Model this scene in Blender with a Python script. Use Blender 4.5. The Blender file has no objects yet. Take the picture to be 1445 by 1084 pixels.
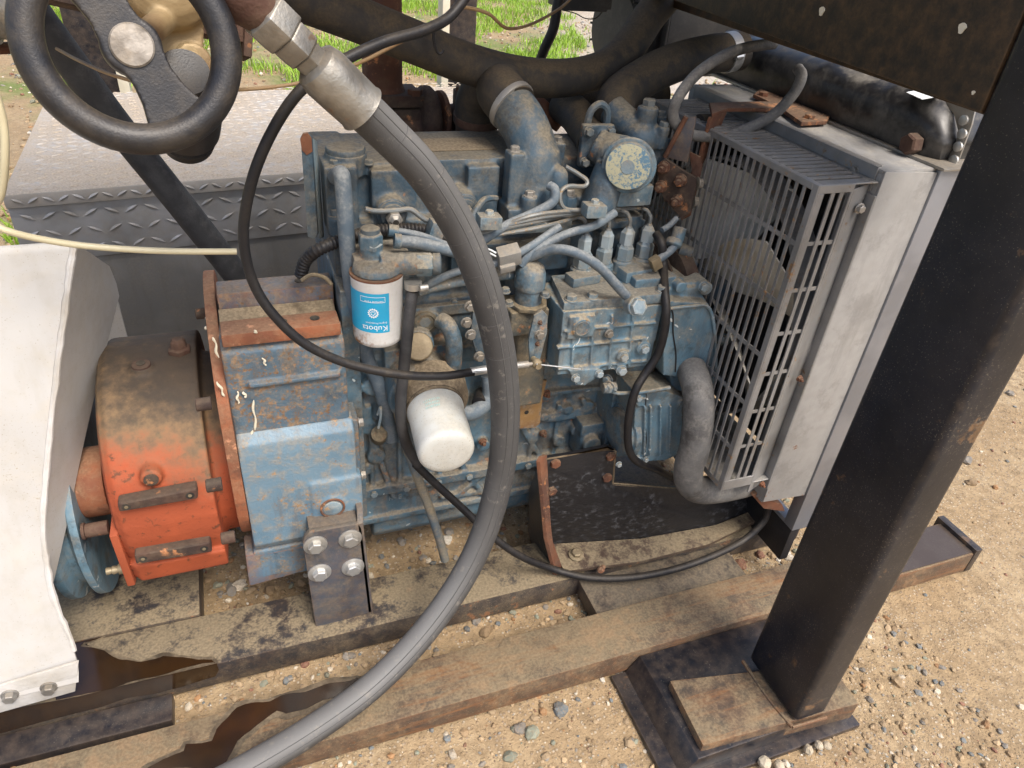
import bpy, bmesh, math, random
import numpy as np
from mathutils import Vector, Matrix, Quaternion
from mathutils import noise as mnoise
R = math.radians
random.seed(7); rng = np.random.default_rng(7)
S = bpy.context.scene
COL = S.collection
# ---------------------------------------------------------------- camera
W0, H0, FPX = 1445.0, 1084.0, 1023.0          # photograph size and focal length in its pixels
YAW, PITCH, ROLL = R(23.114), R(34.221), R(5.388)
CAM = np.array([0.0, 0.0, 1.2])
_f = np.array([math.sin(YAW)*math.cos(PITCH), math.cos(YAW)*math.cos(PITCH), -math.sin(PITCH)])
_r = np.cross(_f, [0, 0, 1]); _r /= np.linalg.norm(_r); _u = np.cross(_r, _f)
_r2 = _r*math.cos(ROLL)+_u*math.sin(ROLL); _u2 = -_r*math.sin(ROLL)+_u*math.cos(ROLL)
cd = bpy.data.cameras.new('camera'); co = bpy.data.objects.new('camera', cd); COL.objects.link(co)
cd.sensor_fit = 'HORIZONTAL'; cd.sensor_width = 36.0; cd.lens = 36.0*FPX/W0
cd.clip_start = 0.02; cd.clip_end = 500
m = Matrix(((_r2[0], _u2[0], -_f[0], CAM[0]), (_r2[1], _u2[1], -_f[1], CAM[1]), (_r2[2], _u2[2], -_f[2], CAM[2]), (0, 0, 0, 1)))
co.matrix_world = m
S.camera = co
def ray(x, y): return (x-W0/2)/FPX*_r2 - (y-H0/2)/FPX*_u2 + _f
def U(x, y, Y=None, Z=None, X=None):
    """photo pixel -> world point on the plane Y=, Z= or X="""
    d = ray(x, y); k, v = (1, Y) if Y is not None else ((2, Z) if Z is not None else (0, X))
    return CAM + d*((v-CAM[k])/d[k])
# ---------------------------------------------------------------- light
SUN_EL, SUN_AZ = 56, 160                       # high, behind the camera's right shoulder
w = bpy.data.worlds.new('World'); S.world = w; w.use_nodes = True
nt = w.node_tree; nt.nodes.clear()
sky = nt.nodes.new('ShaderNodeTexSky'); sky.sky_type = 'NISHITA'; sky.sun_disc = False
sky.sun_elevation = R(SUN_EL); sky.sun_rotation = R(SUN_AZ); sky.air_density = 1.0; sky.dust_density = 4.5; sky.ozone_density = 1.0
bg = nt.nodes.new('ShaderNodeBackground'); bg.inputs['Strength'].default_value = 0.15
wo = nt.nodes.new('ShaderNodeOutputWorld')
nt.links.new(sky.outputs[0], bg.inputs[0]); nt.links.new(bg.outputs[0], wo.inputs[0])
sl = bpy.data.lights.new('sun', 'SUN'); so = bpy.data.objects.new('sun', sl); COL.objects.link(so)
sl.energy = 1.6; sl.angle = R(22); sl.color = (1.0, 0.95, 0.88)
sd = Vector((math.sin(R(SUN_AZ))*math.cos(R(SUN_EL)), math.cos(R(SUN_AZ))*math.cos(R(SUN_EL)), math.sin(R(SUN_EL))))
so.rotation_euler = sd.to_track_quat('Z', 'Y').to_euler(); so.location = (0, 0, 5)
S.view_settings.view_transform = 'Standard'; S.view_settings.look = 'None'
S.view_settings.exposure = 0.86; S.view_settings.gamma = 1.0; S.view_settings.use_curve_mapping = False
S.render.engine = 'CYCLES'
# ---------------------------------------------------------------- materials
MATS = {}
def N(nt, t, **k):
    n = nt.nodes.new(t)
    for a, b in k.items(): setattr(n, a, b)
    return n
class NT:
    """small helper round a material node tree"""
    def __init__(s, name):
        s.m = bpy.data.materials.new(name); s.m.use_nodes = True; s.t = s.m.node_tree
        s.b = s.t.nodes['Principled BSDF']; MATS[name] = s.m
        s.geo = N(s.t, 'ShaderNodeNewGeometry'); s.pos = s.geo.outputs['Position']
    def L(s, a, b): s.t.links.new(a, b)
    def noise(s, scale, detail=4, rough=.55, vec=None, dist=0.0):
        n = N(s.t, 'ShaderNodeTexNoise'); n.inputs['Scale'].default_value = scale
        n.inputs['Detail'].default_value = detail; n.inputs['Roughness'].default_value = rough
        n.inputs['Distortion'].default_value = dist
        s.L(vec or s.pos, n.inputs['Vector']); return n.outputs['Fac']
    def ramp(s, x, lo, hi):
        n = N(s.t, 'ShaderNodeMapRange'); n.interpolation_type = 'SMOOTHSTEP'
        n.inputs['From Min'].default_value = lo; n.inputs['From Max'].default_value = hi
        s.L(x, n.inputs['Value']); return n.outputs['Result']
    def math(s, op, a, b=0.0):
        n = N(s.t, 'ShaderNodeMath', operation=op)
        for i, x in enumerate((a, b)):
            if isinstance(x, (int, float)): n.inputs[i].default_value = x
            else: s.L(x, n.inputs[i])
        return n.outputs[0]
    def mix(s, fac, a, b):
        n = N(s.t, 'ShaderNodeMix', data_type='RGBA')
        for i, x in ((0, fac), (6, a), (7, b)):
            if isinstance(x, (int, float)): n.inputs[i].default_value = x
            elif isinstance(x, (tuple, list)): n.inputs[i].default_value = (*x[:3], 1)
            else: s.L(x, n.inputs[i])
        return n.outputs[2]
    def up(s):
        n = N(s.t, 'ShaderNodeSeparateXYZ'); s.L(s.geo.outputs['Normal'], n.inputs[0]); return n.outputs[2]
    def bump(s, h, strength, dist=0.002, prev=None):
        n = N(s.t, 'ShaderNodeBump'); n.inputs['Strength'].default_value = strength; n.inputs['Distance'].default_value = dist
        s.L(h, n.inputs['Height'])
        if prev: s.L(prev, n.inputs['Normal'])
        s.L(n.outputs[0], s.b.inputs['Normal']); return n.outputs[0]
    def scale(s, sx, sy, sz):
        n = N(s.t, 'ShaderNodeVectorMath', operation='MULTIPLY'); s.L(s.pos, n.inputs[0]); n.inputs[1].default_value = (sx, sy, sz); return n.outputs[0]
DUST = (.30, .235, .15); RUST = (.17, .065, .026)
def paint(name, c1, c2=None, rough=.5, metal=0.0, dust=.4, dustcol=DUST, dz=.45, rust=.0, rustcol=RUST, rscale=22, edge=0.0, edgecol=None,
          chips=0.0, chipcol=(.7, .72, .7), var=9.0, bump=.25, bscale=220, film=.12, spec=.5, grime=0.0, coat=0.0, streak=0.0, streakcol=(.11, .07, .04), speck=0.0, speckcol=(.26, .215, .15), dw=.8, sscale=(34, 34, 5)):
    """weathered surface: two tones, a dust film that settles on faces that look up, rust blotches, worn edges, chips"""
    k = NT(name); c2 = c2 or tuple(x*.7 for x in c1)
    n1 = k.noise(var, 3, .6); n2 = k.noise(55, 5, .66); n3 = k.noise(rscale, 5, .68, dist=.4); n4 = k.noise(bscale, 2, .6)
    col = k.mix(k.ramp(n1, .38, .62), c1, c2)
    if grime: col = k.mix(k.math('MULTIPLY', k.ramp(k.noise(19, 5, .72), .50, .64), grime), col, (.030, .026, .021))
    if streak:
        st = k.ramp(k.noise(1, 4, .65, k.scale(*sscale)), .50, .68); col = k.mix(k.math('MULTIPLY', st, streak), col, streakcol)
    if rust:
        rq = k.math('ADD', k.math('MULTIPLY', k.noise(rscale*3.2, 4, .65), .55), k.math('ADD', k.math('MULTIPLY', n3, .45), k.math('MULTIPLY', k.math('SUBTRACT', n1, .5), .35)))
        rm = k.ramp(rq, .64-.20*rust, .70-.15*rust)
        rc = k.mix(k.ramp(n2, .4, .62), rustcol, tuple(min(1, x*2.1) for x in rustcol))
        col = k.mix(rm, col, rc)
    if edge:
        pt = k.ramp(k.math('ADD', k.geo.outputs['Pointiness'], k.math('MULTIPLY', k.math('SUBTRACT', n2, .5), .10)), .535, .60)
        col = k.mix(k.math('MULTIPLY', pt, edge), col, edgecol or RUST)
    if chips:
        cm = k.ramp(k.noise(34, 2, .5, dist=1.0), .74-.1*chips, .755-.1*chips)
        col = k.mix(cm, col, chipcol)
    if speck: col = k.mix(k.math('MULTIPLY', k.ramp(k.math('ADD', k.noise(430, 2, .5), k.math('MULTIPLY', n1, .30)), .86-.1*speck, .90-.1*speck), .8), col, speckcol)
    if dust:
        d = k.math('ADD', k.up(), k.math('MULTIPLY', k.math('SUBTRACT', n2, .5), 1.5))
        d = k.math('ADD', d, k.math('MULTIPLY', k.math('SUBTRACT', n3, .5), 1.6))
        d = k.math('ADD', d, k.math('MULTIPLY', k.math('SUBTRACT', n1, .5), 1.3))
        d = k.math('MULTIPLY', k.ramp(d, dz-.25*dw, dz+.75*dw), dust)
        fl = k.math('MULTIPLY', k.ramp(k.math('ADD', k.math('MULTIPLY', n3, .65), k.math('MULTIPLY', n2, .35)), .42, .62), film)
        d = k.math('MAXIMUM', d, fl)
        dc = k.mix(k.ramp(n4, .35, .65), tuple(x*.82 for x in dustcol), tuple(x*1.2 for x in dustcol))
        col = k.mix(d, col, dc)
        rr = N(k.t, 'ShaderNodeMapRange'); rr.inputs['To Min'].default_value = rough; rr.inputs['To Max'].default_value = .92
        k.L(d, rr.inputs['Value']); k.L(rr.outputs[0], k.b.inputs['Roughness'])
    else:
        rr = N(k.t, 'ShaderNodeMapRange'); rr.inputs['To Min'].default_value = max(.05, rough-.12); rr.inputs['To Max'].default_value = min(1, rough+.15)
        k.L(n2, rr.inputs['Value']); k.L(rr.outputs[0], k.b.inputs['Roughness'])
    k.L(col, k.b.inputs['Base Color']); k.b.inputs['Metallic'].default_value = metal
    k.b.inputs['Specular IOR Level'].default_value = spec
    if coat: k.b.inputs['Coat Weight'].default_value = coat; k.b.inputs['Coat Roughness'].default_value = .25
    h = k.math('ADD', n4, k.math('MULTIPLY', n2, .8))
    k.bump(h, bump, .0016)
    return k.m
paint('blue', (.096, .172, .225), (.052, .100, .138), rough=.5, dust=.75, dz=.40, dw=.6, rust=.22, edge=.45, edgecol=(.30, .36, .38), film=.50, grime=.65, chips=.25, chipcol=(.42, .47, .48), streak=.4, dustcol=(.245, .20, .135), bump=.4)
paint('blue_shaded', (.046, .084, .118), (.030, .056, .080), rough=.55, dust=.75, dz=.45, rust=.06, edge=.4, edgecol=(.17, .19, .19), film=.40, grime=.55, dustcol=(.20, .165, .11), bump=.4)  # the blue paint with shade put into its colour, mostly for upper parts
paint('blue_clean', (.128, .222, .285), (.082, .155, .208), rough=.42, dust=.8, dz=.45, dw=.6, rust=.18, rustcol=(.21, .12, .05), edge=.5, edgecol=(.5, .54, .54), film=.32, chips=.45, chipcol=(.6, .63, .62), grime=.5, streak=.3, dustcol=(.28, .23, .15), bump=.35)
paint('blue_bell', (.115, .195, .262), (.070, .118, .160), rough=.5, dust=.55, dz=.6, dw=.6, rust=.45, rscale=60, rustcol=(.14, .072, .034), edge=.8, edgecol=(.24, .09, .035), film=.55, var=5, streak=.6, streakcol=(.12, .092, .068), dustcol=(.20, .165, .115), grime=.35, bump=.45)
paint('bell_dirty', (.12, .095, .06), (.06, .065, .06), rough=.85, dust=.75, rust=.25, film=.5, dustcol=(.22, .17, .10), bump=.5)
paint('blue_pad', (.138, .222, .285), (.095, .165, .222), rough=.45, dust=.5, dz=.6, dw=.6, rust=.47, rscale=55, rustcol=(.15, .085, .04), edge=.7, edgecol=(.24, .11, .045), film=.42, var=6, streak=.5, streakcol=(.13, .10, .075), bump=.35)
paint('orange', (.33, .075, .030), (.26, .060, .026), rough=.6, dust=.0, rust=.22, rustcol=(.10, .034, .018), rscale=40, bump=.35, var=7)
paint('rust', (.16, .060, .028), (.075, .032, .020), rough=.85, dust=.3, rust=.35, rustcol=(.24, .095, .035), bump=.6, bscale=160)
paint('rust_dark', (.075, .034, .022), (.030, .018, .014), rough=.85, dust=.15, rust=.2, rustcol=(.2, .08, .03), bump=.7, bscale=150)
paint('rust_orange', (.27, .092, .040), (.18, .065, .033), rough=.8, dust=.5, dustcol=(.25, .17, .10), rust=.35, rustcol=(.30, .13, .07), film=.35, grime=.4, bump=.5)
paint('black', (.013, .014, .017), (.020, .021, .024), rough=.42, dust=.55, dz=.55, rust=.12, rustcol=(.13, .07, .03), edge=.5, edgecol=(.12, .06, .035), film=.15, dustcol=(.19, .155, .10))
paint('black_gloss', (.0065, .0085, .0135), (.010, .012, .019), rough=.30, dust=.16, dz=.9, dustcol=(.12, .105, .085), film=.05, edge=.5, edgecol=(.12, .085, .06), spec=.5, bscale=90, bump=.12, speck=.55, speckcol=(.12, .105, .08), rust=.10, rustcol=(.09, .05, .025), rscale=9)
paint('rail_dusty', (.020, .021, .024), (.034, .033, .033), rough=.6, dust=.84, dz=.74, dw=.5, rust=.16, rscale=16, film=.30, dustcol=(.225, .178, .11), edge=.4, edgecol=(.13, .07, .035), bump=.5, var=4, speck=.4)
paint('rail_rusty', (.050, .043, .034), (.085, .060, .036), rough=.75, dust=.60, dz=.62, dw=.8, dustcol=(.225, .185, .112), rust=.52, rustcol=(.135, .066, .028), rscale=14, film=.35, edge=.7, edgecol=(.17, .07, .03), grime=.45, bump=.6, var=4, speck=.3, streak=.9, streakcol=(.22, .10, .036), sscale=(3.5, 45, 45))
paint('grey_sheet', (.35, .345, .335), (.29, .286, .278), rough=.45, metal=.15, dust=.80, dustcol=(.36, .335, .29), dz=.85, rust=.02, film=.15, edge=.3, edgecol=(.12, .12, .12), bump=.08, var=5, streak=.35, streakcol=(.18, .176, .17), grime=.2)
paint('grey_guard', (.27, .27, .268), (.19, .188, .182), rough=.42, metal=.25, dust=.45, dustcol=(.32, .285, .23), rust=.30, rustcol=(.17, .09, .035), rscale=30, film=.2, bump=.08)
paint('steel_blue', (.31, .325, .36), (.25, .265, .295), rough=.35, metal=.6, dust=.2, film=.1, bump=.05)
paint('tank_black', (.012, .012, .013), (.019, .019, .020), rough=.33, dust=.8, dustcol=(.20, .185, .16), dz=.85, film=.22, bump=.12, bscale=60, var=14)
paint('bracket_grey', (.070, .078, .095), (.045, .050, .062), rough=.48, dust=.4, rust=.16, film=.30, edge=.7, edgecol=(.17, .10, .06), grime=.4, streak=.3, dustcol=(.2, .165, .11))
paint('zinc', (.62, .63, .62), (.48, .48, .46), rough=.35, metal=.75, dust=.25, film=.12, bump=.1)
paint('zinc_dull', (.36, .35, .33), (.24, .23, .21), rough=.45, metal=.6, dust=.4, film=.25, bump=.25)
paint('brass_zinc', (.30, .25, .16), (.20, .16, .10), rough=.5, metal=.5, dust=.5, film=.4)
paint('fitting', (.33, .32, .29), (.20, .19, .17), rough=.42, metal=.7, dust=.35, film=.2, rust=.12, rustcol=(.16, .11, .08), bump=.3, bscale=260, var=20)
paint('rubber', (.020, .020, .022), (.042, .042, .043), rough=.62, dust=.5, dustcol=(.15, .145, .14), dz=.3, film=.18, bump=.2, bscale=400)
paint('rubber_black', (.010, .010, .012), (.014, .014, .016), rough=.5, dust=.10, film=.03, bump=.15, spec=.35)
paint('rubber_brown', (.028, .024, .020), (.020, .019, .018), rough=.75, dust=.70, dustcol=(.105, .075, .040), dz=.35, film=.40, bump=.25, bscale=300)
paint('rubber_grey', (.15, .148, .142), (.080, .079, .078), rough=.7, dust=.5, dustcol=(.27, .25, .22), dz=.2, film=.3, bump=.35, grime=.55)
paint('rubber_blue', (.105, .145, .18), (.070, .10, .13), rough=.6, dust=.55, dustcol=(.30, .30, .28), dz=.35, film=.3, bump=.2)
paint('steel_pipe', (.20, .215, .215), (.14, .155, .16), rough=.45, metal=.3, dust=.5, rust=.35, rustcol=(.22, .14, .06), rscale=60, film=.2)
paint('white_sheet', (.47, .462, .442), (.43, .42, .40), rough=.35, dust=.22, dustcol=(.42, .37, .28), dz=.9, film=.24, bump=.08, bscale=30, var=4, streak=.22, streakcol=(.36, .33, .28), speck=.35, speckcol=(.30, .26, .20))
paint('white_edge', (.54, .53, .51), (.43, .41, .37), rough=.7, dust=.3, film=.2, bump=.6, bscale=120)
paint('white_can', (.54, .55, .525), (.49, .50, .47), rough=.3, dust=.45, dustcol=(.40, .36, .28), dz=.65, film=.34, bump=.06, speck=.5, speckcol=(.30, .27, .2))
paint('white_can_rusty', (.76, .76, .73), (.70, .70, .67), rough=.32, dust=.2, dustcol=(.45, .40, .30), rust=.30, rustcol=(.36, .16, .04), rscale=17, film=.12, bump=.04)
paint('cyan', (.012, .36, .60), (.010, .32, .55), rough=.4, dust=.1, film=.06, bump=.03)
paint('teal_print', (.30, .56, .54), (.55, .66, .62), rough=.4, dust=0, bump=.02)
paint('print_white', (.80, .82, .82), (.74, .78, .78), rough=.4, dust=0, bump=.02)
paint('yellow_tube', (.58, .53, .36), (.52, .47, .31), rough=.35, dust=.2, film=.1, bump=.05)
paint('tread_top', (.46, .44, .41), (.38, .355, .32), rough=.5, metal=.2, dust=.8, dustcol=(.44, .36, .265), dz=.45, film=.3, bump=.1, var=3)
paint('tread_side', (.42, .42, .42), (.32, .318, .31), rough=.4, metal=.3, dust=.6, dustcol=(.34, .28, .19), dz=.6, film=.3, bump=.1)
paint('panel_grey', (.27, .265, .25), (.20, .196, .185), rough=.5, metal=.2, dust=.5, dustcol=(.26, .23, .18), film=.3, bump=.08, var=5, streak=.3, streakcol=(.16, .14, .11))
paint('gauge_face', (.42, .42, .30), (.30, .31, .25), rough=.6, dust=.5, film=.3)
paint('fan_cream', (.66, .64, .57), (.55, .52, .45), rough=.5, dust=.5, dustcol=(.4, .35, .27), film=.25)
paint('bonnet', (.34, .25, .13), (.20, .12, .055), rough=.55, metal=.2, dust=.2, rust=.25, film=.1)
paint('knob_black', (.012, .012, .014), (.017, .017, .019), rough=.42, dust=.15, film=.08, bump=.2, bscale=500)
paint('hub_steel', (.34, .31, .27), (.17, .15, .125), rough=.55, metal=.4, dust=.3, film=.35, var=40, grime=.4)
paint('wire_tan', (.30, .20, .10), (.24, .15, .075), rough=.6, dust=.2)
paint('dipstick', (.09, .13, .16), (.22, .19, .13), rough=.6, dust=.5, film=.6, var=14)
paint('plastic_grey', (.26, .26, .25), (.2, .2, .19), rough=.5, dust=.4, film=.2)
paint('plastic_dark', (.028, .029, .031), (.036, .036, .037), rough=.5, dust=.5, dustcol=(.16, .15, .13), film=.2, bump=.1)
paint('red_post', (.28, .07, .05), rough=.6, dust=.2)
paint('brown_dusty', (.12, .09, .055), (.08, .06, .04), rough=.9, dust=.7, film=.5, bump=.5)
paint('wet_oil', (.020, .011, .006), (.030, .015, .006), rough=.12, dust=.0, bump=.04, bscale=40, var=18, spec=.6)
paint('dark_hole', (.012, .011, .010), (.02, .017, .014), rough=.9, dust=.2)
paint('core_fins', (.03, .03, .03), (.045, .042, .04), rough=.8, dust=.2)
paint('paint_spot', (.66, .61, .48), (.58, .53, .4), rough=.6, dust=0, bump=.3)
# ---------------------------------------------------------------- mesh helpers
def V(*a): return np.array(a, float)
def unit(v): v = np.asarray(v, float); return v/np.linalg.norm(v)
def frame(d):
    d = unit(d); a = V(0, 0, 1) if abs(d[2]) < .9 else V(1, 0, 0)
    u = unit(np.cross(a, d)); return u, np.cross(d, u), d
def spl(pts, n=10):
    """Catmull-Rom through the points"""
    P = [np.asarray(p, float) for p in pts]; P = [2*P[0]-P[1]]+P+[2*P[-1]-P[-2]]; o = []
    for i in range(1, len(P)-2):
        a, b, c, d = P[i-1:i+3]
        for j in range(n):
            t = j/n; o.append(.5*((2*b)+(c-a)*t+(2*a-5*b+4*c-d)*t*t+(3*b-a-3*c+d)*t**3))
    return o+[P[-2]]
class MB:
    def __init__(s): s.v = []; s.f = []
    def add(s, v, f):
        k = len(s.v); s.v += [tuple(map(float, x)) for x in v]; s.f += [tuple(i+k for i in q) for q in f]; return s
    def hexa(s, c8): return s.add(c8, [(0, 3, 2, 1), (4, 5, 6, 7), (0, 1, 5, 4), (1, 2, 6, 5), (2, 3, 7, 6), (3, 0, 4, 7)])
    def box(s, x0, x1, y0, y1, z0, z1):
        return s.hexa([(x0, y0, z0), (x1, y0, z0), (x1, y1, z0), (x0, y1, z0), (x0, y0, z1), (x1, y0, z1), (x1, y1, z1), (x0, y1, z1)])
    def obox(s, c, a, b, d):
        """box about c with half-axis vectors a, b, d"""
        c, a, b, d = (np.asarray(q, float) for q in (c, a, b, d))
        if np.dot(np.cross(a, b), d) < 0: a = -a
        return s.hexa([c+i*a+j*b+k*d for k in (-1, 1) for i, j in ((-1, -1), (1, -1), (1, 1), (-1, 1))])
    def cyl(s, p0, p1, r0, r1=None, n=24):
        p0, p1 = np.asarray(p0, float), np.asarray(p1, float); r1 = r0 if r1 is None else r1
        return s.lathe(p0, p1-p0, [(0, r0), (np.linalg.norm(p1-p0), r1)], n)
    def lathe(s, p, ax, prof, n=32):
        """rings (t along axis, radius), capped at both ends"""
        p = np.asarray(p, float); u, v, d = frame(ax); vs = []; fs = []
        for t, r in prof:
            for i in range(n):
                a = 2*math.pi*i/n; vs.append(p+d*t+(u*math.cos(a)+v*math.sin(a))*max(r, 1e-5))
        m_ = len(prof)
        for j in range(m_-1):
            for i in range(n):
                i2 = (i+1) % n; fs.append((j*n+i, j*n+i2, (j+1)*n+i2, (j+1)*n+i))
        fs.append(tuple(range(n-1, -1, -1))); fs.append(tuple((m_-1)*n+i for i in range(n)))
        return s.add(vs, fs)
    def tube(s, pts, r, n=14, cap=True):
        P = [np.asarray(p, float) for p in pts]; k = len(P)
        rs = [r]*k if isinstance(r, (int, float)) else list(r)
        T = [unit(P[min(i+1, k-1)]-P[max(i-1, 0)]) for i in range(k)]
        u, v, _ = frame(T[0]); vs = []; fs = []
        for i in range(k):
            u = unit(u-T[i]*np.dot(u, T[i])); v = np.cross(T[i], u)
            for j in range(n):
                a = 2*math.pi*j/n; vs.append(P[i]+(u*math.cos(a)+v*math.sin(a))*rs[i])
        for i in range(k-1):
            for j in range(n):
                j2 = (j+1) % n; fs.append((i*n+j, i*n+j2, (i+1)*n+j2, (i+1)*n+j))
        if cap: fs.append(tuple(range(n-1, -1, -1))); fs.append(tuple((k-1)*n+j for j in range(n)))
        return s.add(vs, fs)
    def prism(s, poly, vec):
        P = [np.asarray(p, float) for p in poly]; vec = np.asarray(vec, float); n = len(P)
        nrm = sum((np.cross(P[i]-P[0], P[(i+1) % n]-P[0]) for i in range(n)), V(0, 0, 0))
        if np.dot(nrm, vec) > 0: P = P[::-1]
        return s.add(P+[p+vec for p in P], [tuple(range(n)), tuple(range(2*n-1, n-1, -1))]+[(i, i+n, (i+1) % n+n, (i+1) % n) for i in range(n)])
    def ball(s, c, r, n=16, m_=10, sc=(1, 1, 1)):
        c = np.asarray(c, float); vs = [c+V(0, 0, -r*sc[2])]; fs = []
        for j in range(1, m_):
            t = -math.pi/2+math.pi*j/m_
            for i in range(n):
                a = 2*math.pi*i/n; vs.append(c+V(math.cos(a)*math.cos(t)*r*sc[0], math.sin(a)*math.cos(t)*r*sc[1], math.sin(t)*r*sc[2]))
        vs.append(c+V(0, 0, r*sc[2])); L = len(vs)-1
        for i in range(n):
            i2 = (i+1) % n; fs.append((0, 1+i2, 1+i)); fs.append((L, L-n+i, L-n+i2))
            for j in range(m_-2): fs.append((1+j*n+i, 1+j*n+i2, 1+(j+1)*n+i2, 1+(j+1)*n+i))
        return s.add(vs, fs)
    def mesh(s, name, bevel=0, seg=2, ang=35, remesh=0, it=4):
        me = bpy.data.meshes.new(name); me.from_pydata(s.v, [], s.f); me.update()
        if bevel:
            bm = bmesh.new(); bm.from_mesh(me)
            es = [e for e in bm.edges if len(e.link_faces) == 2 and e.calc_face_angle(0) > R(32)]
            bmesh.ops.bevel(bm, geom=es, offset=bevel, segments=seg, profile=.6, affect='EDGES', clamp_overlap=True)
            bm.to_mesh(me); bm.free()
        if remesh:
            tmp = bpy.data.objects.new('tmp', me); COL.objects.link(tmp)
            md = tmp.modifiers.new('r', 'REMESH'); md.mode = 'VOXEL'; md.voxel_size = remesh; md.use_smooth_shade = True
            if it: md = tmp.modifiers.new('s', 'SMOOTH'); md.factor = .5; md.iterations = it
            dg = bpy.context.evaluated_depsgraph_get(); me2 = bpy.data.meshes.new_from_object(tmp.evaluated_get(dg))
            bpy.data.objects.remove(tmp); bpy.data.meshes.remove(me); me = me2; me.name = name
            me.polygons.foreach_set('use_smooth', [True]*len(me.polygons))
        else:
            me.polygons.foreach_set('use_smooth', [True]*len(me.polygons))
            me.set_sharp_from_angle(angle=R(ang))
        return me
    def obj(s, name, mat, parent=None, **k): return link(name, s.mesh(name, **k), mat, parent)
def link(name, me, mat, parent=None):
    if mat is not None: me.materials.clear(); me.materials.append(MATS[mat] if isinstance(mat, str) else mat)
    o = bpy.data.objects.new(name, me); COL.objects.link(o)
    if parent is not None:
        o.parent = parent; o.matrix_parent_inverse = Matrix.Translation(-Vector(ORG.get(parent.name, (0, 0, 0))))
        ORG[o.name] = (0, 0, 0)
    return o
ORG = {}
def thing(name, label, cat, loc, group=None):
    o = bpy.data.objects.new(name, None); COL.objects.link(o); o.location = loc; o.empty_display_size = .05
    ORG[o.name] = tuple(loc); return tag(o, label, cat, group)
def tag(o, label=None, cat=None, group=None, kind=None):
    if label: o['label'] = label
    if cat: o['category'] = cat
    if group: o['group'] = group
    if kind: o['kind'] = kind
    return o
def put(name, me, parent, p, axis=(0, 0, 1), spin=0.0, scale=1.0):
    """place a shared mesh (built along +Z at the origin) at p, its axis turned to `axis`"""
    o = bpy.data.objects.new(name, me); COL.objects.link(o)
    q = Vector(unit(axis)).to_track_quat('Z', 'Y')
    M = Matrix.Translation(Vector(p)) @ q.to_matrix().to_4x4() @ Matrix.Rotation(spin, 4, 'Z') @ Matrix.Scale(scale, 4)
    if parent is not None:
        o.parent = parent; o.matrix_parent_inverse = Matrix.Translation(-Vector(ORG.get(parent.name, (0, 0, 0))))
    o.matrix_basis = M
    return o
# shared bolt meshes (unit: head radius 1 across the corners)
def bolt_mesh(name, mat, r, h, washer=0.0, stud=0.0):
    b = MB()
    if washer: b.lathe((0, 0, -.0005), (0, 0, 1), [(0, r*washer), (r*.22, r*washer*.98), (r*.28, r*washer*.9)], 20)
    z0 = r*.25 if washer else 0
    b.lathe((0, 0, z0-.001), (0, 0, 1), [(0, r), (h*.85+.001, r), (h+.001, r*.82)], 6)
    if stud: b.lathe((0, 0, z0), (0, 0, 1), [(0, r*.5), (h+stud, r*.5), (h+stud+.001, r*.42)], 12)
    me = b.mesh(name, ang=30); me.materials.append(MATS[mat]); return me
B_BLUE = bolt_mesh('bolt_blue', 'blue', .0085, .007, 1.25)
B_BLUE_S = bolt_mesh('bolt_blue_small', 'blue_clean', .0062, .005, 1.25)
B_ZINC = bolt_mesh('bolt_zinc', 'zinc', .0115, .008, 1.6)
B_ZINC_S = bolt_mesh('bolt_zinc_small', 'zinc_dull', .006, .005, 1.3)
B_RUST = bolt_mesh('bolt_rust', 'rust', .0115, .0085, 0)
B_RUST_S = bolt_mesh('bolt_rust_small', 'rust', .008, .006, 1.2, stud=.006)
B_DARK = bolt_mesh('bolt_dark', 'blue_shaded', .009, .008, 1.25)
# ================================================================ GROUND
GZ = .040
def warp_axis(lo, hi, a, b, dense, far):
    """dense steps between a and b, growing steps outside"""
    c = list(np.arange(a, b, dense)); s, x = dense, a; L = []
    while x > lo: s *= 1.16; x -= min(s, far); L.append(x)
    s, x = dense, c[-1]; Rr = []
    while x < hi: s *= 1.16; x += min(s, far); Rr.append(x)
    return np.array(L[::-1]+c+Rr)
gx = warp_axis(-160, 170, -.7, 2.4, .016, 12); gy = warp_axis(-60, 260, .25, 1.7, .016, 12)
def ground_h(x, y):
    p = Vector((x, y, 0)); far = min(1, max(0, (math.hypot(x-.5, y-1)-1.5)/6))
    return GZ + (mnoise.fractal(p*3.1, 1, 2, 3)*.006 + mnoise.noise(p*26)*.0022 + mnoise.noise(p*71)*.0012)*(1+2*far) - .004
gv = [(x, y, ground_h(x, y)) for y in gy for x in gx]; nx = len(gx)
gf = [(j*nx+i, j*nx+i+1, (j+1)*nx+i+1, (j+1)*nx+i) for j in range(len(gy)-1) for i in range(nx-1)]
k = NT('dirt')
n1 = k.noise(2.2, 6, .6); n2 = k.noise(45, 6, .65); n3 = k.noise(260, 4, .6)
col = k.mix(k.ramp(n1, .38, .66), (.350, .250, .142), (.425, .325, .200))
col = k.mix(k.ramp(n2, .35, .7), col, (.25, .18, .105))
vo = N(k.t, 'ShaderNodeTexVoronoi'); vo.inputs['Scale'].default_value = 150; k.L(k.pos, vo.inputs['Vector'])
peb = k.ramp(vo.outputs['Distance'], .40, .28)
bw = N(k.t, 'ShaderNodeSeparateColor'); k.L(vo.outputs['Color'], bw.inputs[0])
pc = k.mix(bw.outputs[0], (.20, .14, .09), (.50, .42, .31))
col = k.mix(k.math('MULTIPLY', peb, k.ramp(bw.outputs[1], .35, .6)), col, pc)
sepg = N(k.t, 'ShaderNodeSeparateXYZ'); k.L(k.pos, sepg.inputs[0])
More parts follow.
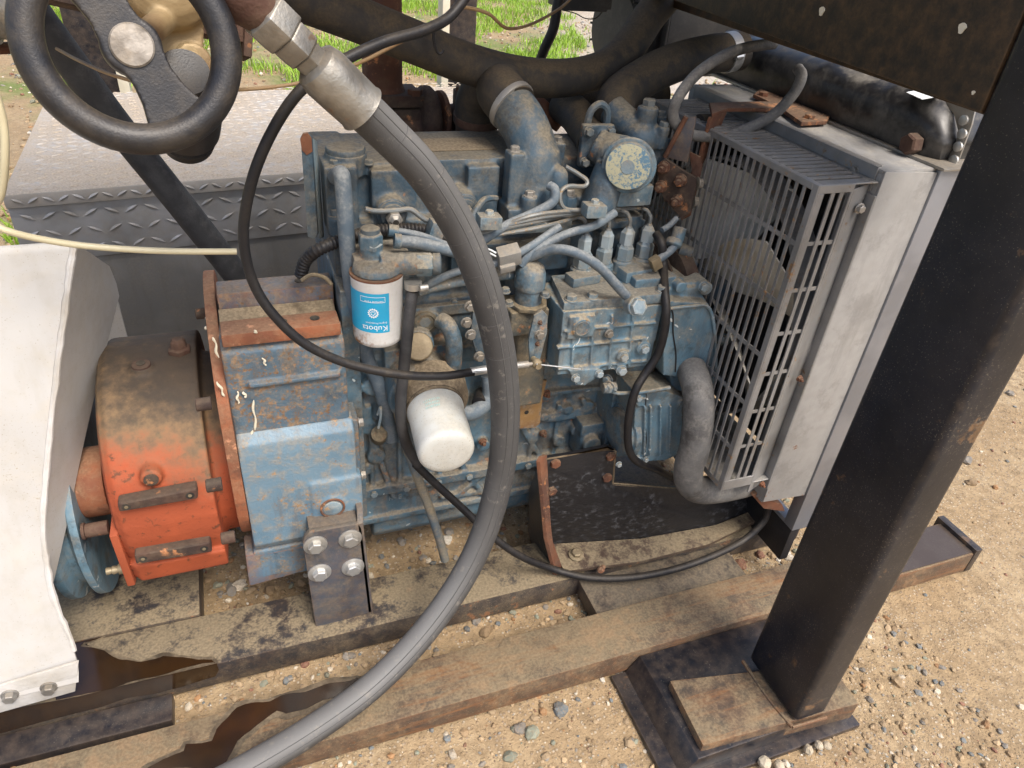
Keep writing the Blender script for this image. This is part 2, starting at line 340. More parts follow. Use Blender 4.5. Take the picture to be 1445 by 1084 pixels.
track = k.ramp(k.math('ADD', k.math('SUBTRACT', sepg.outputs[0], k.math('MULTIPLY', sepg.outputs[1], .42)), k.math('MULTIPLY', n1, 1.5)), .3, 1.6)
far = k.ramp(sepg.outputs[1], 2.2, 3.4)
col = k.mix(k.math('MULTIPLY', far, track), col, k.mix(k.ramp(n2, .4, .6), (.50, .45, .38), (.36, .31, .24)))
gm = k.math('MULTIPLY', k.math('MULTIPLY', k.ramp(k.noise(1.1, 5, .6), .46, .62), far), k.math('SUBTRACT', 1.0, track))
col = k.mix(k.math('MULTIPLY', gm, .75), col, (.10, .17, .03))
k.L(col, k.b.inputs['Base Color']); k.b.inputs['Roughness'].default_value = .95; k.b.inputs['Specular IOR Level'].default_value = .2
k.bump(k.math('ADD', k.math('ADD', n3, n2), k.math('MULTIPLY', peb, .7)), .6, .004)
gme = bpy.data.meshes.new('ground'); gme.from_pydata(gv, [], gf); gme.polygons.foreach_set('use_smooth', [True]*len(gf))
tag(link('ground', gme, 'dirt'), 'bare tan dirt yard under the machine with a pale track and grass beyond', 'ground', kind='structure')
# ---- loose stones: one object each zone, tinted per stone
k = NT('stone'); at = N(k.t, 'ShaderNodeAttribute', attribute_name='tint')
k.L(k.mix(k.ramp(k.noise(300, 3), .35, .7), at.outputs['Color'], k.mix(.45, at.outputs['Color'], (.30, .21, .12))), k.b.inputs['Base Color'])
k.b.inputs['Roughness'].default_value = .85; k.bump(k.noise(420, 3), .4, .001)
bm = bmesh.new(); bmesh.ops.create_icosphere(bm, subdivisions=1, radius=1); ico1 = (np.array([v.co[:] for v in bm.verts]), [tuple(v.index for v in f.verts) for f in bm.faces]); bm.free()
bm = bmesh.new(); bmesh.ops.create_icosphere(bm, subdivisions=2, radius=1); ico2 = (np.array([v.co[:] for v in bm.verts]), [tuple(v.index for v in f.verts) for f in bm.faces]); bm.free()
PAL = np.array([(.34, .25, .15), (.26, .18, .10), (.20, .19, .17), (.13, .155, .165), (.20, .22, .17), (.52, .46, .36), (.20, .09, .06), (.40, .29, .17), (.30, .16, .07), (.62, .58, .50)])
PW = np.array([.20, .16, .13, .08, .08, .09, .05, .12, .06, .03]); PW /= PW.sum()
def stones(name, label, zone, n, smin, smax, power, ico, keep=None):
    vs, fs, cs = [], [], []; bv, bf = ico; nb = len(bv); k0 = 0
    for _ in range(n):
        x, y = rng.uniform(zone[0], zone[1]), rng.uniform(zone[2], zone[3])
        if keep is not None and not keep(x, y): continue
        s = smin+(smax-smin)*rng.random()**power
        a = rng.uniform(0, 6.28); sc = rng.uniform(.65, 1.25, 3)*V(1, 1, .68)*s*.5
        q = bv*(1+rng.uniform(-.22, .22, (nb, 1)))*sc; ca, sa = math.cos(a), math.sin(a)
        t = rng.uniform(-.5, .5); q = np.stack([q[:, 0], q[:, 1]*math.cos(t)-q[:, 2]*math.sin(t), q[:, 1]*math.sin(t)+q[:, 2]*math.cos(t)], 1)
        q = np.stack([q[:, 0]*ca-q[:, 1]*sa+x, q[:, 0]*sa+q[:, 1]*ca+y, q[:, 2]+ground_h(x, y)+sc[2]*rng.uniform(.1, .55)], 1)
        vs.append(q); fs += [(f[0]+k0, f[1]+k0, f[2]+k0) for f in bf]; k0 += nb
        cs.append(np.repeat([PAL[rng.choice(len(PAL), p=PW)]*rng.uniform(.75, 1.25)], nb, 0))
    vs = np.concatenate(vs); cs = np.concatenate(cs)
    me = bpy.data.meshes.new(name); me.from_pydata(vs.tolist(), [], fs)
    a = me.attributes.new('tint', 'FLOAT_COLOR', 'POINT'); a.data.foreach_set('color', np.concatenate([cs, np.ones((len(cs), 1))], 1).ravel())
    return tag(link(name, me, 'stone'), label, 'gravel', kind='stuff')
stones('gravel', 'mixed small stones lying on the dirt between and around the steel rails', (-.75, 1.15, .28, 1.75), 11000, .003, .016, 2.2, ico1, lambda x, y: not(.44 < y < .57 and .75 < x < .81))
stones('coarse_gravel', 'larger grey and brown stones scattered between the steel rails', (-.75, 1.05, .35, 1.6), 1050, .012, .030, 2.5, ico2, lambda x, y: (.74 < y < .83 or y > .935 or rng.random() < .25))
stones('half_buried_stones', 'bigger half buried stones in the open dirt beside the black post', (-.3, 3.4, .25, 2.4), 420, .010, .034, 3.0, ico2, lambda x, y: not(.43 < y < .75 or .82 < y < .95) or x > 1.45)
stones('loose_grit', 'fine grit over the open dirt beside the black post', (.6, 3.6, .25, 2.6), 6500, .002, .013, 3.5, ico1)
stones('yard_gravel', 'grey gravel of the yard behind the checker plate box', (-3.2, 5.5, 1.9, 8.5), 14000, .008, .034, 1.8, ico1)
paint('stone_pale', (.48, .42, .32), (.36, .30, .21), rough=.85, dust=.3, film=.2, bump=.5)
# ---- grass beyond the machine
k = NT('grass'); at = N(k.t, 'ShaderNodeAttribute', attribute_name='tint'); k.L(at.outputs['Color'], k.b.inputs['Base Color']); k.b.inputs['Roughness'].default_value = .6
k.b.inputs['Transmission Weight'].default_value = 0; k.b.inputs['Subsurface Weight'].default_value = .0
def grass(name, label, n):
    vs, fs, cs = [], [], []; c = 0; tries = 0
    while c < n and tries < n*30:
        tries += 1; y = 2.7+17*rng.random()**1.6; x = rng.uniform(-1.2-.25*y, 1.7+.52*y)
        if x-.42*y > .45+.5*mnoise.noise(Vector((x*.6, y*.6, 4))): 
            if rng.random() > .04: continue
        dens = mnoise.fractal(Vector((x*1.3, y*1.3, 9)), 1, 2, 3)+.15
        if x < .1*y-.1: dens -= .30
        if rng.random() > max(0, min(1, dens*3.2+.25)): continue
        h = rng.uniform(.03, .085)*(1+.3*rng.random()); wd = rng.uniform(.004, .008)*(1+y*.07); a = rng.uniform(0, 6.28); lean = rng.uniform(.1, .8)*h; la = rng.uniform(0, 6.28)
        z = ground_h(x, y)-.004; dx, dy = math.cos(a)*wd*.5, math.sin(a)*wd*.5; lx, ly = math.cos(la)*lean, math.sin(la)*lean; i = len(vs)
        vs += [(x-dx, y-dy, z), (x+dx, y+dy, z), (x+dx*.7+lx*.4, y+dy*.7+ly*.4, z+h*.6), (x-dx*.7+lx*.4, y-dy*.7+ly*.4, z+h*.6), (x+lx, y+ly, z+h)]
        fs += [(i, i+1, i+2, i+3), (i+3, i+2, i+4)]
        t = V(.200, .345, .028)*rng.uniform(.7, 1.35)+V(.07, .05, .015)*rng.random()**3; cs += [t]*5; c += 1
    me = bpy.data.meshes.new(name); me.from_pydata(vs, [], fs)
    a = me.attributes.new('tint', 'FLOAT_COLOR', 'POINT'); a.data.foreach_set('color', np.concatenate([np.array(cs), np.ones((len(cs), 1))], 1).ravel())
    return tag(link(name, me, 'grass'), label, 'grass', kind='stuff')
grass('grass', 'bright green short grass growing in the yard behind the machine', 60000)

# ================================================================ SKID FRAME
paint('black_rusty', (.006, .007, .006), (.011, .010, .007), rough=.55, dust=.04, rust=.10, rustcol=(.012, .008, .0035), rscale=5, film=.05, dustcol=(.10, .075, .04), dw=.8, edge=.5, edgecol=(.15, .08, .03), bump=.2, chips=.0)
frame_t = thing('skid_frame', 'welded black steel skid frame with rails, post and header carrying the engine', 'frame', (.3, .8, GZ))
# outer rail: channel with its web up
b = MB(); y0, y1, zt, zb, t = .643, .738, .100, .046, .007
b.prism([(-1.0, y0, zt), (-1.0, y1, zt), (-1.0, y1, zb), (-1.0, y1-t, zb), (-1.0, y1-t, zt-t), (-1.0, y0+t, zt-t), (-1.0, y0+t, zb), (-1.0, y0, zb)], (2.40, 0, 0))
rail = b.obj('outer_rail', 'rail_rusty', frame_t, bevel=.003)
b = MB(); b.box(1.386, 1.404, y0-.002, y1+.01, zb, zt+.012); b.obj('rail_end_plate', 'black_gloss', frame_t, bevel=.002)
b = MB(); b.box(1.0, 1.386, y0+.004, y1-.004, zt+.0005, zt+.0025); b.obj('rail_end_paint', 'black_gloss', frame_t)
# inner rail under the engine
b = MB(); y0, y1 = .828, .936
b.prism([(-1.2, y0, zt), (-1.2, y1, zt), (-1.2, y1, zb), (-1.2, y1-t, zb), (-1.2, y1-t, zt-t), (-1.2, y0+t, zt-t), (-1.2, y0+t, zb), (-1.2, y0, zb)], (2.28, 0, 0))
b.obj('inner_rail', 'rail_dusty', frame_t, bevel=.003)
b = MB(); b.box(-1.2, 1.08, 1.20, 1.30, .046, .1); b.obj('far_rail', 'rail_dusty', frame_t, bevel=.003)
b = MB(); b.box(-1.2, -.205, .775, .826, .020, .058); b.obj('lower_tube', 'black_gloss', frame_t, bevel=.004)
# cross plate under the gearbox
b = MB(); b.box(-.62, -.155, .937, 1.195, .092, .104); b.obj('gearbox_plate', 'rail_dusty', frame_t, bevel=.002)
b = MB(); b.box(-.20, -.155, .937, 1.195, .046, .0915); b.obj('cross_tube', 'black', frame_t, bevel=.003)
# cross member that ends in the post's foot
b = MB(); b.box(.535, .875, .739, 1.45, .05, .088); b.obj('cross_member', 'black', frame_t, bevel=.004)
b = MB(); b.box(.520, .90, .425, .642, .036, .048); b.prism([(.548, .445, .0485), (.572, .445, .085), (.862, .445, .085), (.862, .445, .0485)], (0, .197, 0))
b.obj('foot_channel', 'black_gloss', frame_t, bevel=.003)
p = [U(945, 960, Z=.103), U(992, 1052, Z=.103), U(1213, 993, Z=.103), U(1172, 935, Z=.103)]
b = MB(); b.prism([(q[0], q[1], .103) for q in p], (0, 0, -.044)); b.obj('foot_plate', 'rail_rusty', frame_t, bevel=.004)
b = MB(); b.tube(spl([U(1048, 933, Z=.103), U(1082, 983, Z=.103), U(1118, 1026, Z=.103)], 6), .0035, 8)
b.tube([U(1118, 1026, Z=.103), U(1166, 1012, Z=.103)], .003, 8); b.obj('weld', 'rail_rusty', frame_t)
b = MB(); b.box(.749, .814, .441, .570, .103, 1.4245); post = b.obj('post', 'black_gloss', frame_t, bevel=.011, seg=4)
b = MB(); b.prism([(.7495, .5701, 1.043), (.7495, 1.2, 1.064), (.7495, 1.95, 1.07), (.7495, 1.95, 1.4245), (.7495, .5701, 1.4245)], (.055, 0, 0))
b.prism([(.805, .5701, 1.043), (.805, 1.95, 1.07), (.805, 1.95, 1.052), (.805, .5701, 1.030)], (.09, 0, 0))
b.obj('header_beam', 'black_rusty', frame_t, bevel=.003)
b = MB(); b.box(-.75, 1.75, .86, 1.26, 1.425, 1.46); b.obj('shade_deck', 'black_rusty', frame_t, bevel=.002)  # added unseen deck, sized to shade the upper engine
b = MB(); b.box(-.75, .7485, .80, .859, 1.37, 1.46); b.obj('front_beam', 'black_rusty', frame_t, bevel=.003)
b = MB(); b.box(-.75, 1.75, 1.47, 1.53, 1.37, 1.43); b.obj('rear_beam', 'black_rusty', frame_t, bevel=.003)
# chipped paint flecks on the header and post
for (x, y, r) in ((1160, 16, 5), (1358, 40, 5), (1374, 131, 2)):
    q = U(x, y, X=.7495); b = MB()
    b.prism([q+V(0, math.cos(a)*r*.0009*(1+.3*math.sin(3*a)), math.sin(a)*r*.0011) for a in np.linspace(0, 6.28, 12)[:-1]], (-.0012, 0, 0)); b.obj('paint_fleck', 'paint_spot', frame_t)
# rear posts of the same frame
for (xl, xr, yb, Yd, top) in ((632, 668, 128, 2.75, 1.9), (114, 172, 136, 3.05, 1.9)):
    a, c = U(xl, yb, Y=Yd), U(xr, yb, Y=Yd); wdt = (c[0]-a[0])
    b = MB(); b.box(a[0], c[0], Yd, Yd+.07, GZ-.01, top); o = b.obj('rear_post', 'black_gloss', frame_t, bevel=.004)
a = U(628, 60, Y=2.74)
b = MB(); b.box(a[0]-.012, a[0]+.014, 2.735, 2.80, GZ, 1.9); b.obj('post_edge_angle', 'paint_spot', frame_t, bevel=.001)
a = U(176, 130, Y=3.04)
b = MB(); b.box(a[0]-.014, a[0]+.02, 3.03, 3.1, GZ, 1.9); b.obj('post_edge_angle', 'paint_spot', frame_t, bevel=.001)
# oil that has run over the rails: a thin wet film with its own outline
def film(name, pts, Z, mat, parent, thick=.0009, grow=0.0, seed=0.0):
    P = [U(x, y, Z=Z) for x, y in pts]; Q = []
    for i in range(len(P)):
        a, c = P[i], P[(i+1) % len(P)]; m_ = max(1, int(np.linalg.norm(c-a)/.004))
        Q += [a+(c-a)*j/m_ for j in range(m_)]
    cen = sum(Q)/len(Q); n = len(Q); out = []
    for i, p in enumerate(Q):
        tn = unit(Q[(i+1) % n]-Q[i-1]); nr = V(tn[1], -tn[0], 0); v = Vector((p[0], p[1], seed))
        out.append(p+nr*(grow+mnoise.noise(v*22)*.005+mnoise.noise(v*70)*.0012))
    b = MB(); b.prism([(p[0], p[1], Z) for p in out], (0, 0, thick)); return b.obj(name, mat, parent)
OILS = []
z1 = lambda L: [(x/2.779, 700+y/2.779) for x, y in L]
OILS.append(z1([(560, 1075), (640, 1035), (720, 1000), (730, 975), (790, 975), (830, 960), (845, 915), (870, 885), (925, 828), (965, 815), (1060, 805), (1100, 785), (1200, 765), (1290, 735), (1400, 710), (1432, 728), (1420, 760), (1350, 785), (1270, 800), (1200, 835), (1120, 862), (1085, 850), (1010, 905), (930, 960), (910, 1010), (870, 1075)]))
OILS.append(z1([(250, 545), (300, 515), (360, 505), (400, 520), (415, 545), (330, 575), (318, 590), (415, 605), (480, 640), (550, 655), (600, 640), (640, 625), (750, 632), (835, 636), (848, 655), (700, 688), (560, 722), (430, 755), (300, 785), (220, 800), (200, 640)]))
paint('damp_oil', (.050, .038, .024), (.075, .055, .034), rough=.6, dust=.45, dz=.9, film=.35, bump=.4)
for i, L in enumerate(OILS):
    A_ = sum((U(x, y, Z=.1) for x, y in L), V(0, 0, 0)); area = sum((U(*L[j-1], Z=.1)[0]*U(*L[j], Z=.1)[1]-U(*L[j], Z=.1)[0]*U(*L[j-1], Z=.1)[1]) for j in range(len(L)))
    sg = 1 if area > 0 else -1
    film('damp_patch', L, .1003, 'damp_oil', frame_t, .0004, sg*(.006 if i == 0 else .003), 2.2)
    film('oil_spill', L, .1005, 'wet_oil', frame_t, .0009, -sg*.001, 1.0)
a = [U(x, y, Y=.8275) for x, y in z1([(-150, 880), (0, 845), (150, 815), (300, 788), (560, 724), (700, 692), (850, 657), (858, 680), (845, 706), (790, 722), (720, 745), (600, 775), (500, 790), (400, 825), (200, 875), (0, 930), (-150, 970)])]
b = MB(); b.prism([(p[0], .8275, p[2]) for p in a], (0, -.0008, 0)); b.obj('oil_run', 'wet_oil', frame_t)

# pale stones kicked against the post's foot
for i, (x, y, r) in enumerate(((1141, 1058, 9), (1156, 1052, 8), (1167, 1052, 8), (1079, 1076, 12), (1100, 1080, 9))):
    q = U(x, y, Z=.052); bm = bmesh.new(); bmesh.ops.create_icosphere(bm, subdivisions=2, radius=1)
    for v in bm.verts: v.co = Vector(((v.co.x*.8+.25*mnoise.noise(v.co*1.4+Vector((i*3, 0, 0))))*r*.0011+q[0], (v.co.y*.9+.2*mnoise.noise(v.co*1.7+Vector((0, i*5, 0))))*r*.0011+q[1], v.co.z*r*.0009+.052))
    me = bpy.data.meshes.new('stone'); bm.to_mesh(me); bm.free()
    tag(link('stone', me, 'stone_pale'), 'pale loose stone lying against the foot of the black post', 'stone', 'pale stones at the foot of the post')
# ================================================================ CHECKER PLATE BOX
box_t = thing('checker_plate_box', 'silver checker plate tool box with dusty lid standing behind the engine', 'tool box', (.1, 2.0, GZ))
ZT = .60
NL, NR = U(2, 276, Z=ZT), U(428, 243, Z=ZT); FLc, FRc = U(68, 133, Z=ZT), U(432, 126, Z=ZT)
def ext(a, c, x): return a+(c-a)*((x-a[0])/(c[0]-a[0]))
XR = 1.02
NRe, FRe = ext(NL, NR, XR), ext(FLc, FRc, XR+.02)
b = MB(); b.hexa([NL-V(0, 0, .030), NRe-V(0, 0, .030), FRe-V(0, 0, .030), FLc-V(0, 0, .030), NL, NRe, FRe, FLc]); lid = b.obj('lid', 'tread_top', box_t, bevel=.003)
yd = V(0, .012, 0)
b = MB(); b.hexa([NL+yd-V(0, 0, .16), NRe+yd-V(0, 0, .16), FRe-yd-V(0, 0, .16), FLc-yd-V(0, 0, .16), NL+yd-V(0, 0, .031), NRe+yd-V(0, 0, .031), FRe-yd-V(0, 0, .031), FLc-yd-V(0, 0, .031)])
bodyo = b.obj('body', 'tread_side', box_t, bevel=.002)
yd2 = V(0, .02, 0)
b = MB(); b.hexa([NL+yd2-V(0, 0, .56), NRe+yd2-V(0, 0, .56), FRe-yd2-V(0, 0, .56), FLc-yd2-V(0, 0, .56), NL+yd2-V(0, 0, .161), NRe+yd2-V(0, 0, .161), FRe-yd2-V(0, 0, .161), FLc-yd2-V(0, 0, .161)])
b.obj('lower_panel', 'panel_grey', box_t, bevel=.002)
def lozenges(o, u, v, nrm, nu, nv, pitch, ln, wd, h):
    b = MB(); u, v, nrm = unit(u), unit(v), unit(nrm)
    for i in range(nu):
        for j in range(nv):
            c = o+u*pitch*(i+.5)+v*pitch*(j+.5); s = 1
            if abs(nrm[2]) > .5 and c[0] < NL[0]+(FLc[0]-NL[0])*(c[1]-NL[1])/(FLc[1]-NL[1])+.02: continue
            s = 1 if (i+j) % 2 else -1
            d = unit(u*.93+v*s*.5) if h < .0030 else unit(u+v*s); e = np.cross(nrm, d)
            b.add([c-d*ln, c-e*wd-d*ln*.3, c+d*ln*.3-e*wd, c+d*ln, c+d*ln*.3+e*wd, c-d*ln*.3+e*wd, c-d*ln*.55+nrm*h, c+d*ln*.55+nrm*h],
                  [(0, 1, 6), (1, 2, 7, 6), (2, 3, 7), (3, 4, 7), (4, 5, 6, 7), (5, 0, 6)])
    return b
uu = NRe-NL; vv = FLc-NL; vv = vv-unit(uu)*np.dot(vv, unit(uu))
o = lozenges(NL+V(.02, .01, .0003), uu, vv, (0, 0, 1), int((XR-NL[0])/.032), int(np.linalg.norm(vv)/.032), .032, .0150, .0040, .0026).obj('tread_pattern', 'tread_top', lid); tag(o, kind='stuff')
o = lozenges(NL+yd-V(-.01, .0004, .155), uu, (0, 0, 1), np.cross(uu, (0, 0, 1)), int((XR-NL[0])/.040), 3, .040, .017, .0045, .002).obj('tread_pattern', 'tread_side', bodyo); tag(o, kind='stuff')
o = lozenges(NL-V(-.01, .0004, .029), uu, (0, 0, 1), np.cross(uu, (0, 0, 1)), int((XR-NL[0])/.040), 1, .028, .013, .004, .002).obj('tread_pattern', 'tread_side', lid); tag(o, kind='stuff')
# distant red marker post
a = U(868, 12, Z=GZ); b = MB(); b.lathe((a[0], a[1], GZ-.02), (0, 0, 1), [(0, .09), (.8, .09), (.83, .07), (.84, .02)], 14)
b.lathe((a[0], a[1], GZ-.02), (0, 0, 1), [(0, .16), (.05, .16), (.06, .1)], 14)
tag(b.obj('marker_post', 'red_post'), 'red steel marker post out on the pale track beyond the grass', 'post')
# ================================================================ RADIATOR
rad = thing('radiator', 'grey radiator in sheet shroud with slotted fan guard beside the black post', 'radiator', (.9, 1.05, .2))
YN, YF = .750, 1.262
XS = .852                                     # left wall of the shroud
b = MB()                                      # shroud: near wall, left wall ring, top, bottom (hollow, open to the fan)
b.prism([(XS, YN, .290), (.951, YN, .283), (.951, YN, .912), (XS, YN, .917)], (0, .004, 0))
b.box(XS, .951, YN+.004, YF, .912, .917); b.box(XS, .951, YN+.004, YF, .286, .291); b.box(XS, .951, YF-.004, YF, .291, .912)
b.box(XS, XS+.003, YN+.004, YN+.055, .291, .912); b.box(XS, XS+.003, YF-.055, YF-.004, .291, .912)
b.box(XS, XS+.003, YN+.055, YF-.055, .862, .912); b.box(XS, XS+.003, YN+.055, YF-.055, .291, .345)
b.obj('shroud', 'grey_sheet', rad, bevel=.0012)
b = MB(); b.box(.9515, 1.004, YN-.004, YN+.022, .190, .915); b.box(.9515, 1.02, YF-.02, YF, .19, .915); b.box(.9515, .9765, YN+.022, YF-.02, .19, .2); b.obj('side_channel', 'steel_blue', rad, bevel=.0012)
b = MB(); b.box(.9525, .975, YN+.023, YF-.021, .30, .913); b.obj('core', 'core_fins', rad)
b = MB()
for i in range(24): b.box(.9505, .9524, YN+.03+i*.0235, YN+.038+i*.0235, .30, .905)
tag(b.obj('core_tubes', 'grey_guard', rad), kind='stuff')
# header plate with crimped tabs + black tank
b = MB(); b.box(.946, 1.05, YN-.012, 1.37, .917, .9215); b.obj('header_plate', 'zinc_dull', rad, bevel=.001)
XC = .9905
L = [U(x, y, X=XC) for x, y in ((1330, 141), (1376, 155), (1371, 176), (1346, 243), (1325, 243), (1332, 226), (1346, 210), (1352, 185), (1346, 162))]
b = MB(); b.prism(L, (.003, 0, 0)); b.obj('corner_plate', 'zinc_dull', rad, bevel=.0006)
pl = MB().lathe((0, 0, 0), (0, 0, 1), [(0, .0075), (.003, .0072), (.0035, .006)], 12).mesh('crimp_tab', ang=30); pl.materials.append(MATS['zinc'])
for (x, y) in ((1361, 170), (1359, 189), (1353, 207), (1347, 226)): put('crimp_tab', pl, rad, U(x, y, X=XC)-V(.0005, 0, 0), (-1, 0, 0))
prof = [(.956, .922), (.952, .945), (.953, .972), (.962, .990), (.980, .999), (1.01, 1.001), (1.05, .999), (1.06, .96), (1.06, .922)]
YT = YN+.024
ys = [YT, YT+.008, YT+.022, YT+.05, .88, .885, .90, .96, .965, .98, 1.04, 1.045, 1.06, 1.20, 1.33, 1.36]
b = MB(); n = len(prof); vs = []; 
for yy in ys:
    d = max(0, 1-(yy-YT)/.056); sh = .05*d*d; bul = .0035 if yy in (.885, .90, .965, .98, 1.045, 1.06) else 0
    for (x, z) in prof:
        zz = z-sh*max(0, (z-.94)/.06); vs.append((x+.018*d*d-bul*(z > .93), yy, zz+bul*.4))
fs = [(j*n+i, (j+1)*n+i, (j+1)*n+i+1, j*n+i+1) for j in range(len(ys)-1) for i in range(n-1)]+[tuple(range(n)), tuple((len(ys)-1)*n+i for i in range(n-1, -1, -1))]
b.add(vs, fs); me = b.mesh('top_tank', ang=60); tank = link('top_tank', me, 'tank_black', rad)
q = U(1290, 203, X=.953); put('drain_plug', bolt_mesh('plug_hex', 'rust_dark', .0155, .017, 0), rad, q+V(.001, 0, 0), (-1, 0, 0), .2)
b = MB(); a = [U(1278, 133, Z=.999), U(1302, 128, Z=.999), U(1328, 138, Z=.999), U(1300, 143, Z=.999)]
b.prism([(p[0], p[1], 1.0012) for p in a], (0, 0, .0006)); b.obj('sticker', 'print_white', tank)
# angle strips that hold the guard
b = MB(); b.box(XS-.001, XS+.012, YN+.02, YF-.02, .917, .9195); b.box(XS-.0035, XS-.001, YN+.012, YF-.02, .885, .9195); b.obj('top_strip', 'grey_guard', rad, bevel=.0006)
put('bolt', B_ZINC_S, rad, (XS-.0035, .800, .902), (-1, 0, 0)); put('bolt', B_ZINC_S, rad, (XS-.0035, 1.12, .902), (-1, 0, 0))
# fan guard: a box of slotted sheet
GX, GT, GB = .742, .902, .345; YG0 = YF; YF = 1.222
gd = MB(); s = .0025
gd.box(GX, GX+s, YN, YN+.012, GB, GT); gd.box(GX, GX+s, YF-.02, YF, GB, GT); gd.box(GX, GX+s, YN+.012, YF-.02, GT-.010, GT); gd.box(GX, GX+s, YN+.012, YF-.02, GB, GB+.012)
gd.box(GX+s, XS-.046, YN, YN+s, GT-.012, GT); gd.box(GX+s, XS-.046, YN, YN+s, GB, GB+.022); gd.prism([(XS-.046, YN, GB-.02), (XS-.046, YN+s, GB-.02), (XS-.004, YN+.016+s, GB-.02), (XS-.004, YN+.016, GB-.02)], (0, 0, GT-GB+.012))
gd.box(GX+s, GX+.014, YN, YN+s, GB+.022, GT-.012); gd.box(XS-.050, XS-.046, YN, YN+s, GB+.022, GT-.012)
gd.box(GX+s, GX+.010, YN+s, YF, GT-s, GT); gd.box(XS-.014, XS-.004, YN+s, YF, GT-s, GT); gd.box(GX+.010, XS-.014, YN+s, YN+.02, GT-s, GT)
gd.box(GX+s, XS-.004, YN+s, YF, GB, GB+s); gd.box(GX+s, XS-.004, YF-s, YF, GB+s, GT-s)
gd.box(XS-.0038, XS-.001, YN-.001, YN+.035, GB-.02, GT-.02)
guard = gd.obj('fan_guard', 'grey_guard', rad, bevel=.0007, seg=1)
bar = MB().box(GX+.0003, GX+s-.0003, -.0026, .0026, GB+.012, GT-.010).mesh('guard_slat'); bar.materials.append(MATS['grey_guard'])
y = YN+.012+.0145
while y < YF-.02:
    o = bpy.data.objects.new('slat', bar); COL.objects.link(o); o.parent = guard; o.location = (0, y, 0); y += .0166
hb = MB().box(GX+s-.0002, GX+s+.002, YN+.012, YF-.02, -.0035, .0035).mesh('guard_crossbar'); hb.materials.append(MATS['grey_guard'])
for z in np.linspace(GB+.09, GT-.09, 5):
    o = bpy.data.objects.new('crossbar', hb); COL.objects.link(o); o.parent = guard; o.location = (0, 0, z)
tb = MB().box(GX+.010, XS-.014, -.0042, .0042, GT-s+.0003, GT-.0003).mesh('guard_top_slat'); tb.materials.append(MATS['grey_guard'])
y = YN+.02+.012
while y < YF-.01:
    o = bpy.data.objects.new('slat', tb); COL.objects.link(o); o.parent = guard; o.location = (0, y, 0); y += .0158
x0, x1 = GX+.014, XS-.050; wd = x1-x0
nb = MB().box(-.0016, .0016, YN+.0003, YN+s-.0003, GB+.022, GT-.012).mesh('guard_near_slat'); nb.materials.append(MATS['grey_guard'])
for x in (x0+wd*.31, x0+wd*.37, x0+wd*.64, x0+wd*.70):
    o = bpy.data.objects.new('slat', nb); COL.objects.link(o); o.parent = guard; o.location = (x, 0, 0)
nb = MB().box(x0, x1, YN+s-.0002, YN+s+.0016, -.003, .003).mesh('guard_near_crossbar'); nb.materials.append(MATS['grey_guard'])
for z in np.linspace(GB+.022, GT-.012, 8)[1:-1]:
    o = bpy.data.objects.new('crossbar', nb); COL.objects.link(o); o.parent = guard; o.location = (0, 0, z)
YF = YG0
# flange of the guard on the near wall + bolts
b = MB(); b.box(XS-.004, XS-.0015, YN+.035, YN+.05, .33, .89); b.obj('guard_flange', 'grey_sheet', rad, bevel=.0006)
q = U(1213, 294, Y=YN+.004); put('bolt', B_ZINC_S, rad, q, (0, -1, 0))
for (x, y) in ((1128, 534), (1075, 683)): q = U(x, y, Y=YN-.003); put('bolt', B_RUST_S, rad, q, (0, -1, 0), 0, .6)
# foot bracket under the near corner
b = MB(); b.prism([U(1062, 700, Y=YN+.02), U(1078, 718, Y=YN+.02), U(1108, 722, Y=YN+.02), U(1104, 712, Y=YN+.02), U(1082, 706, Y=YN+.02), U(1072, 694, Y=YN+.02)], (0, .04, 0)); b.obj('foot_bracket', 'rust', rad, bevel=.001)
b = MB(); b.box(.955, .975, YN+.0, YF-.05, .10, .188); b.obj('mount_pad', 'rubber_black', rad, bevel=.002)
# ---------------- rusty stay plate over the guard
stay = thing('radiator_stay', 'rusty bent steel stay bolted on top of the radiator shroud', 'bracket', tuple(U(1080, 170, Z=.92)))
b = MB(); zt = .9215
P = [U(1072, 130, Z=zt), U(1100, 131, Z=zt), U(1170, 168, Z=zt), U(1165, 176, Z=zt), U(1130, 178, Z=zt), U(1105, 160, Z=zt), U(1096, 158, Z=zt), U(1026, 158, Z=zt), U(1004, 166, Z=zt), U(1000, 150, Z=zt), U(1060, 148, Z=zt), U(1084, 148, Z=zt), U(1062, 138, Z=zt)]
b.prism([(p[0], p[1], zt) for p in P], (0, 0, .006)); pl = b.obj('plate', 'rust', stay, bevel=.001)
a, c = U(1004, 166, Z=zt), U(1026, 158, Z=zt)
b = MB(); b.prism([a, a-V(.004, .0, .10), c-V(.01, 0, .045), c], unit(np.cross(a-c, V(0, 0, 1)))*.006); b.obj('leg', 'rust', stay, bevel=.001)
for (x, y) in ((1077, 135), (1142, 167)): put('bolt', B_RUST, stay, U(x, y, Z=zt+.006), (0, 0, 1), .3, .8)
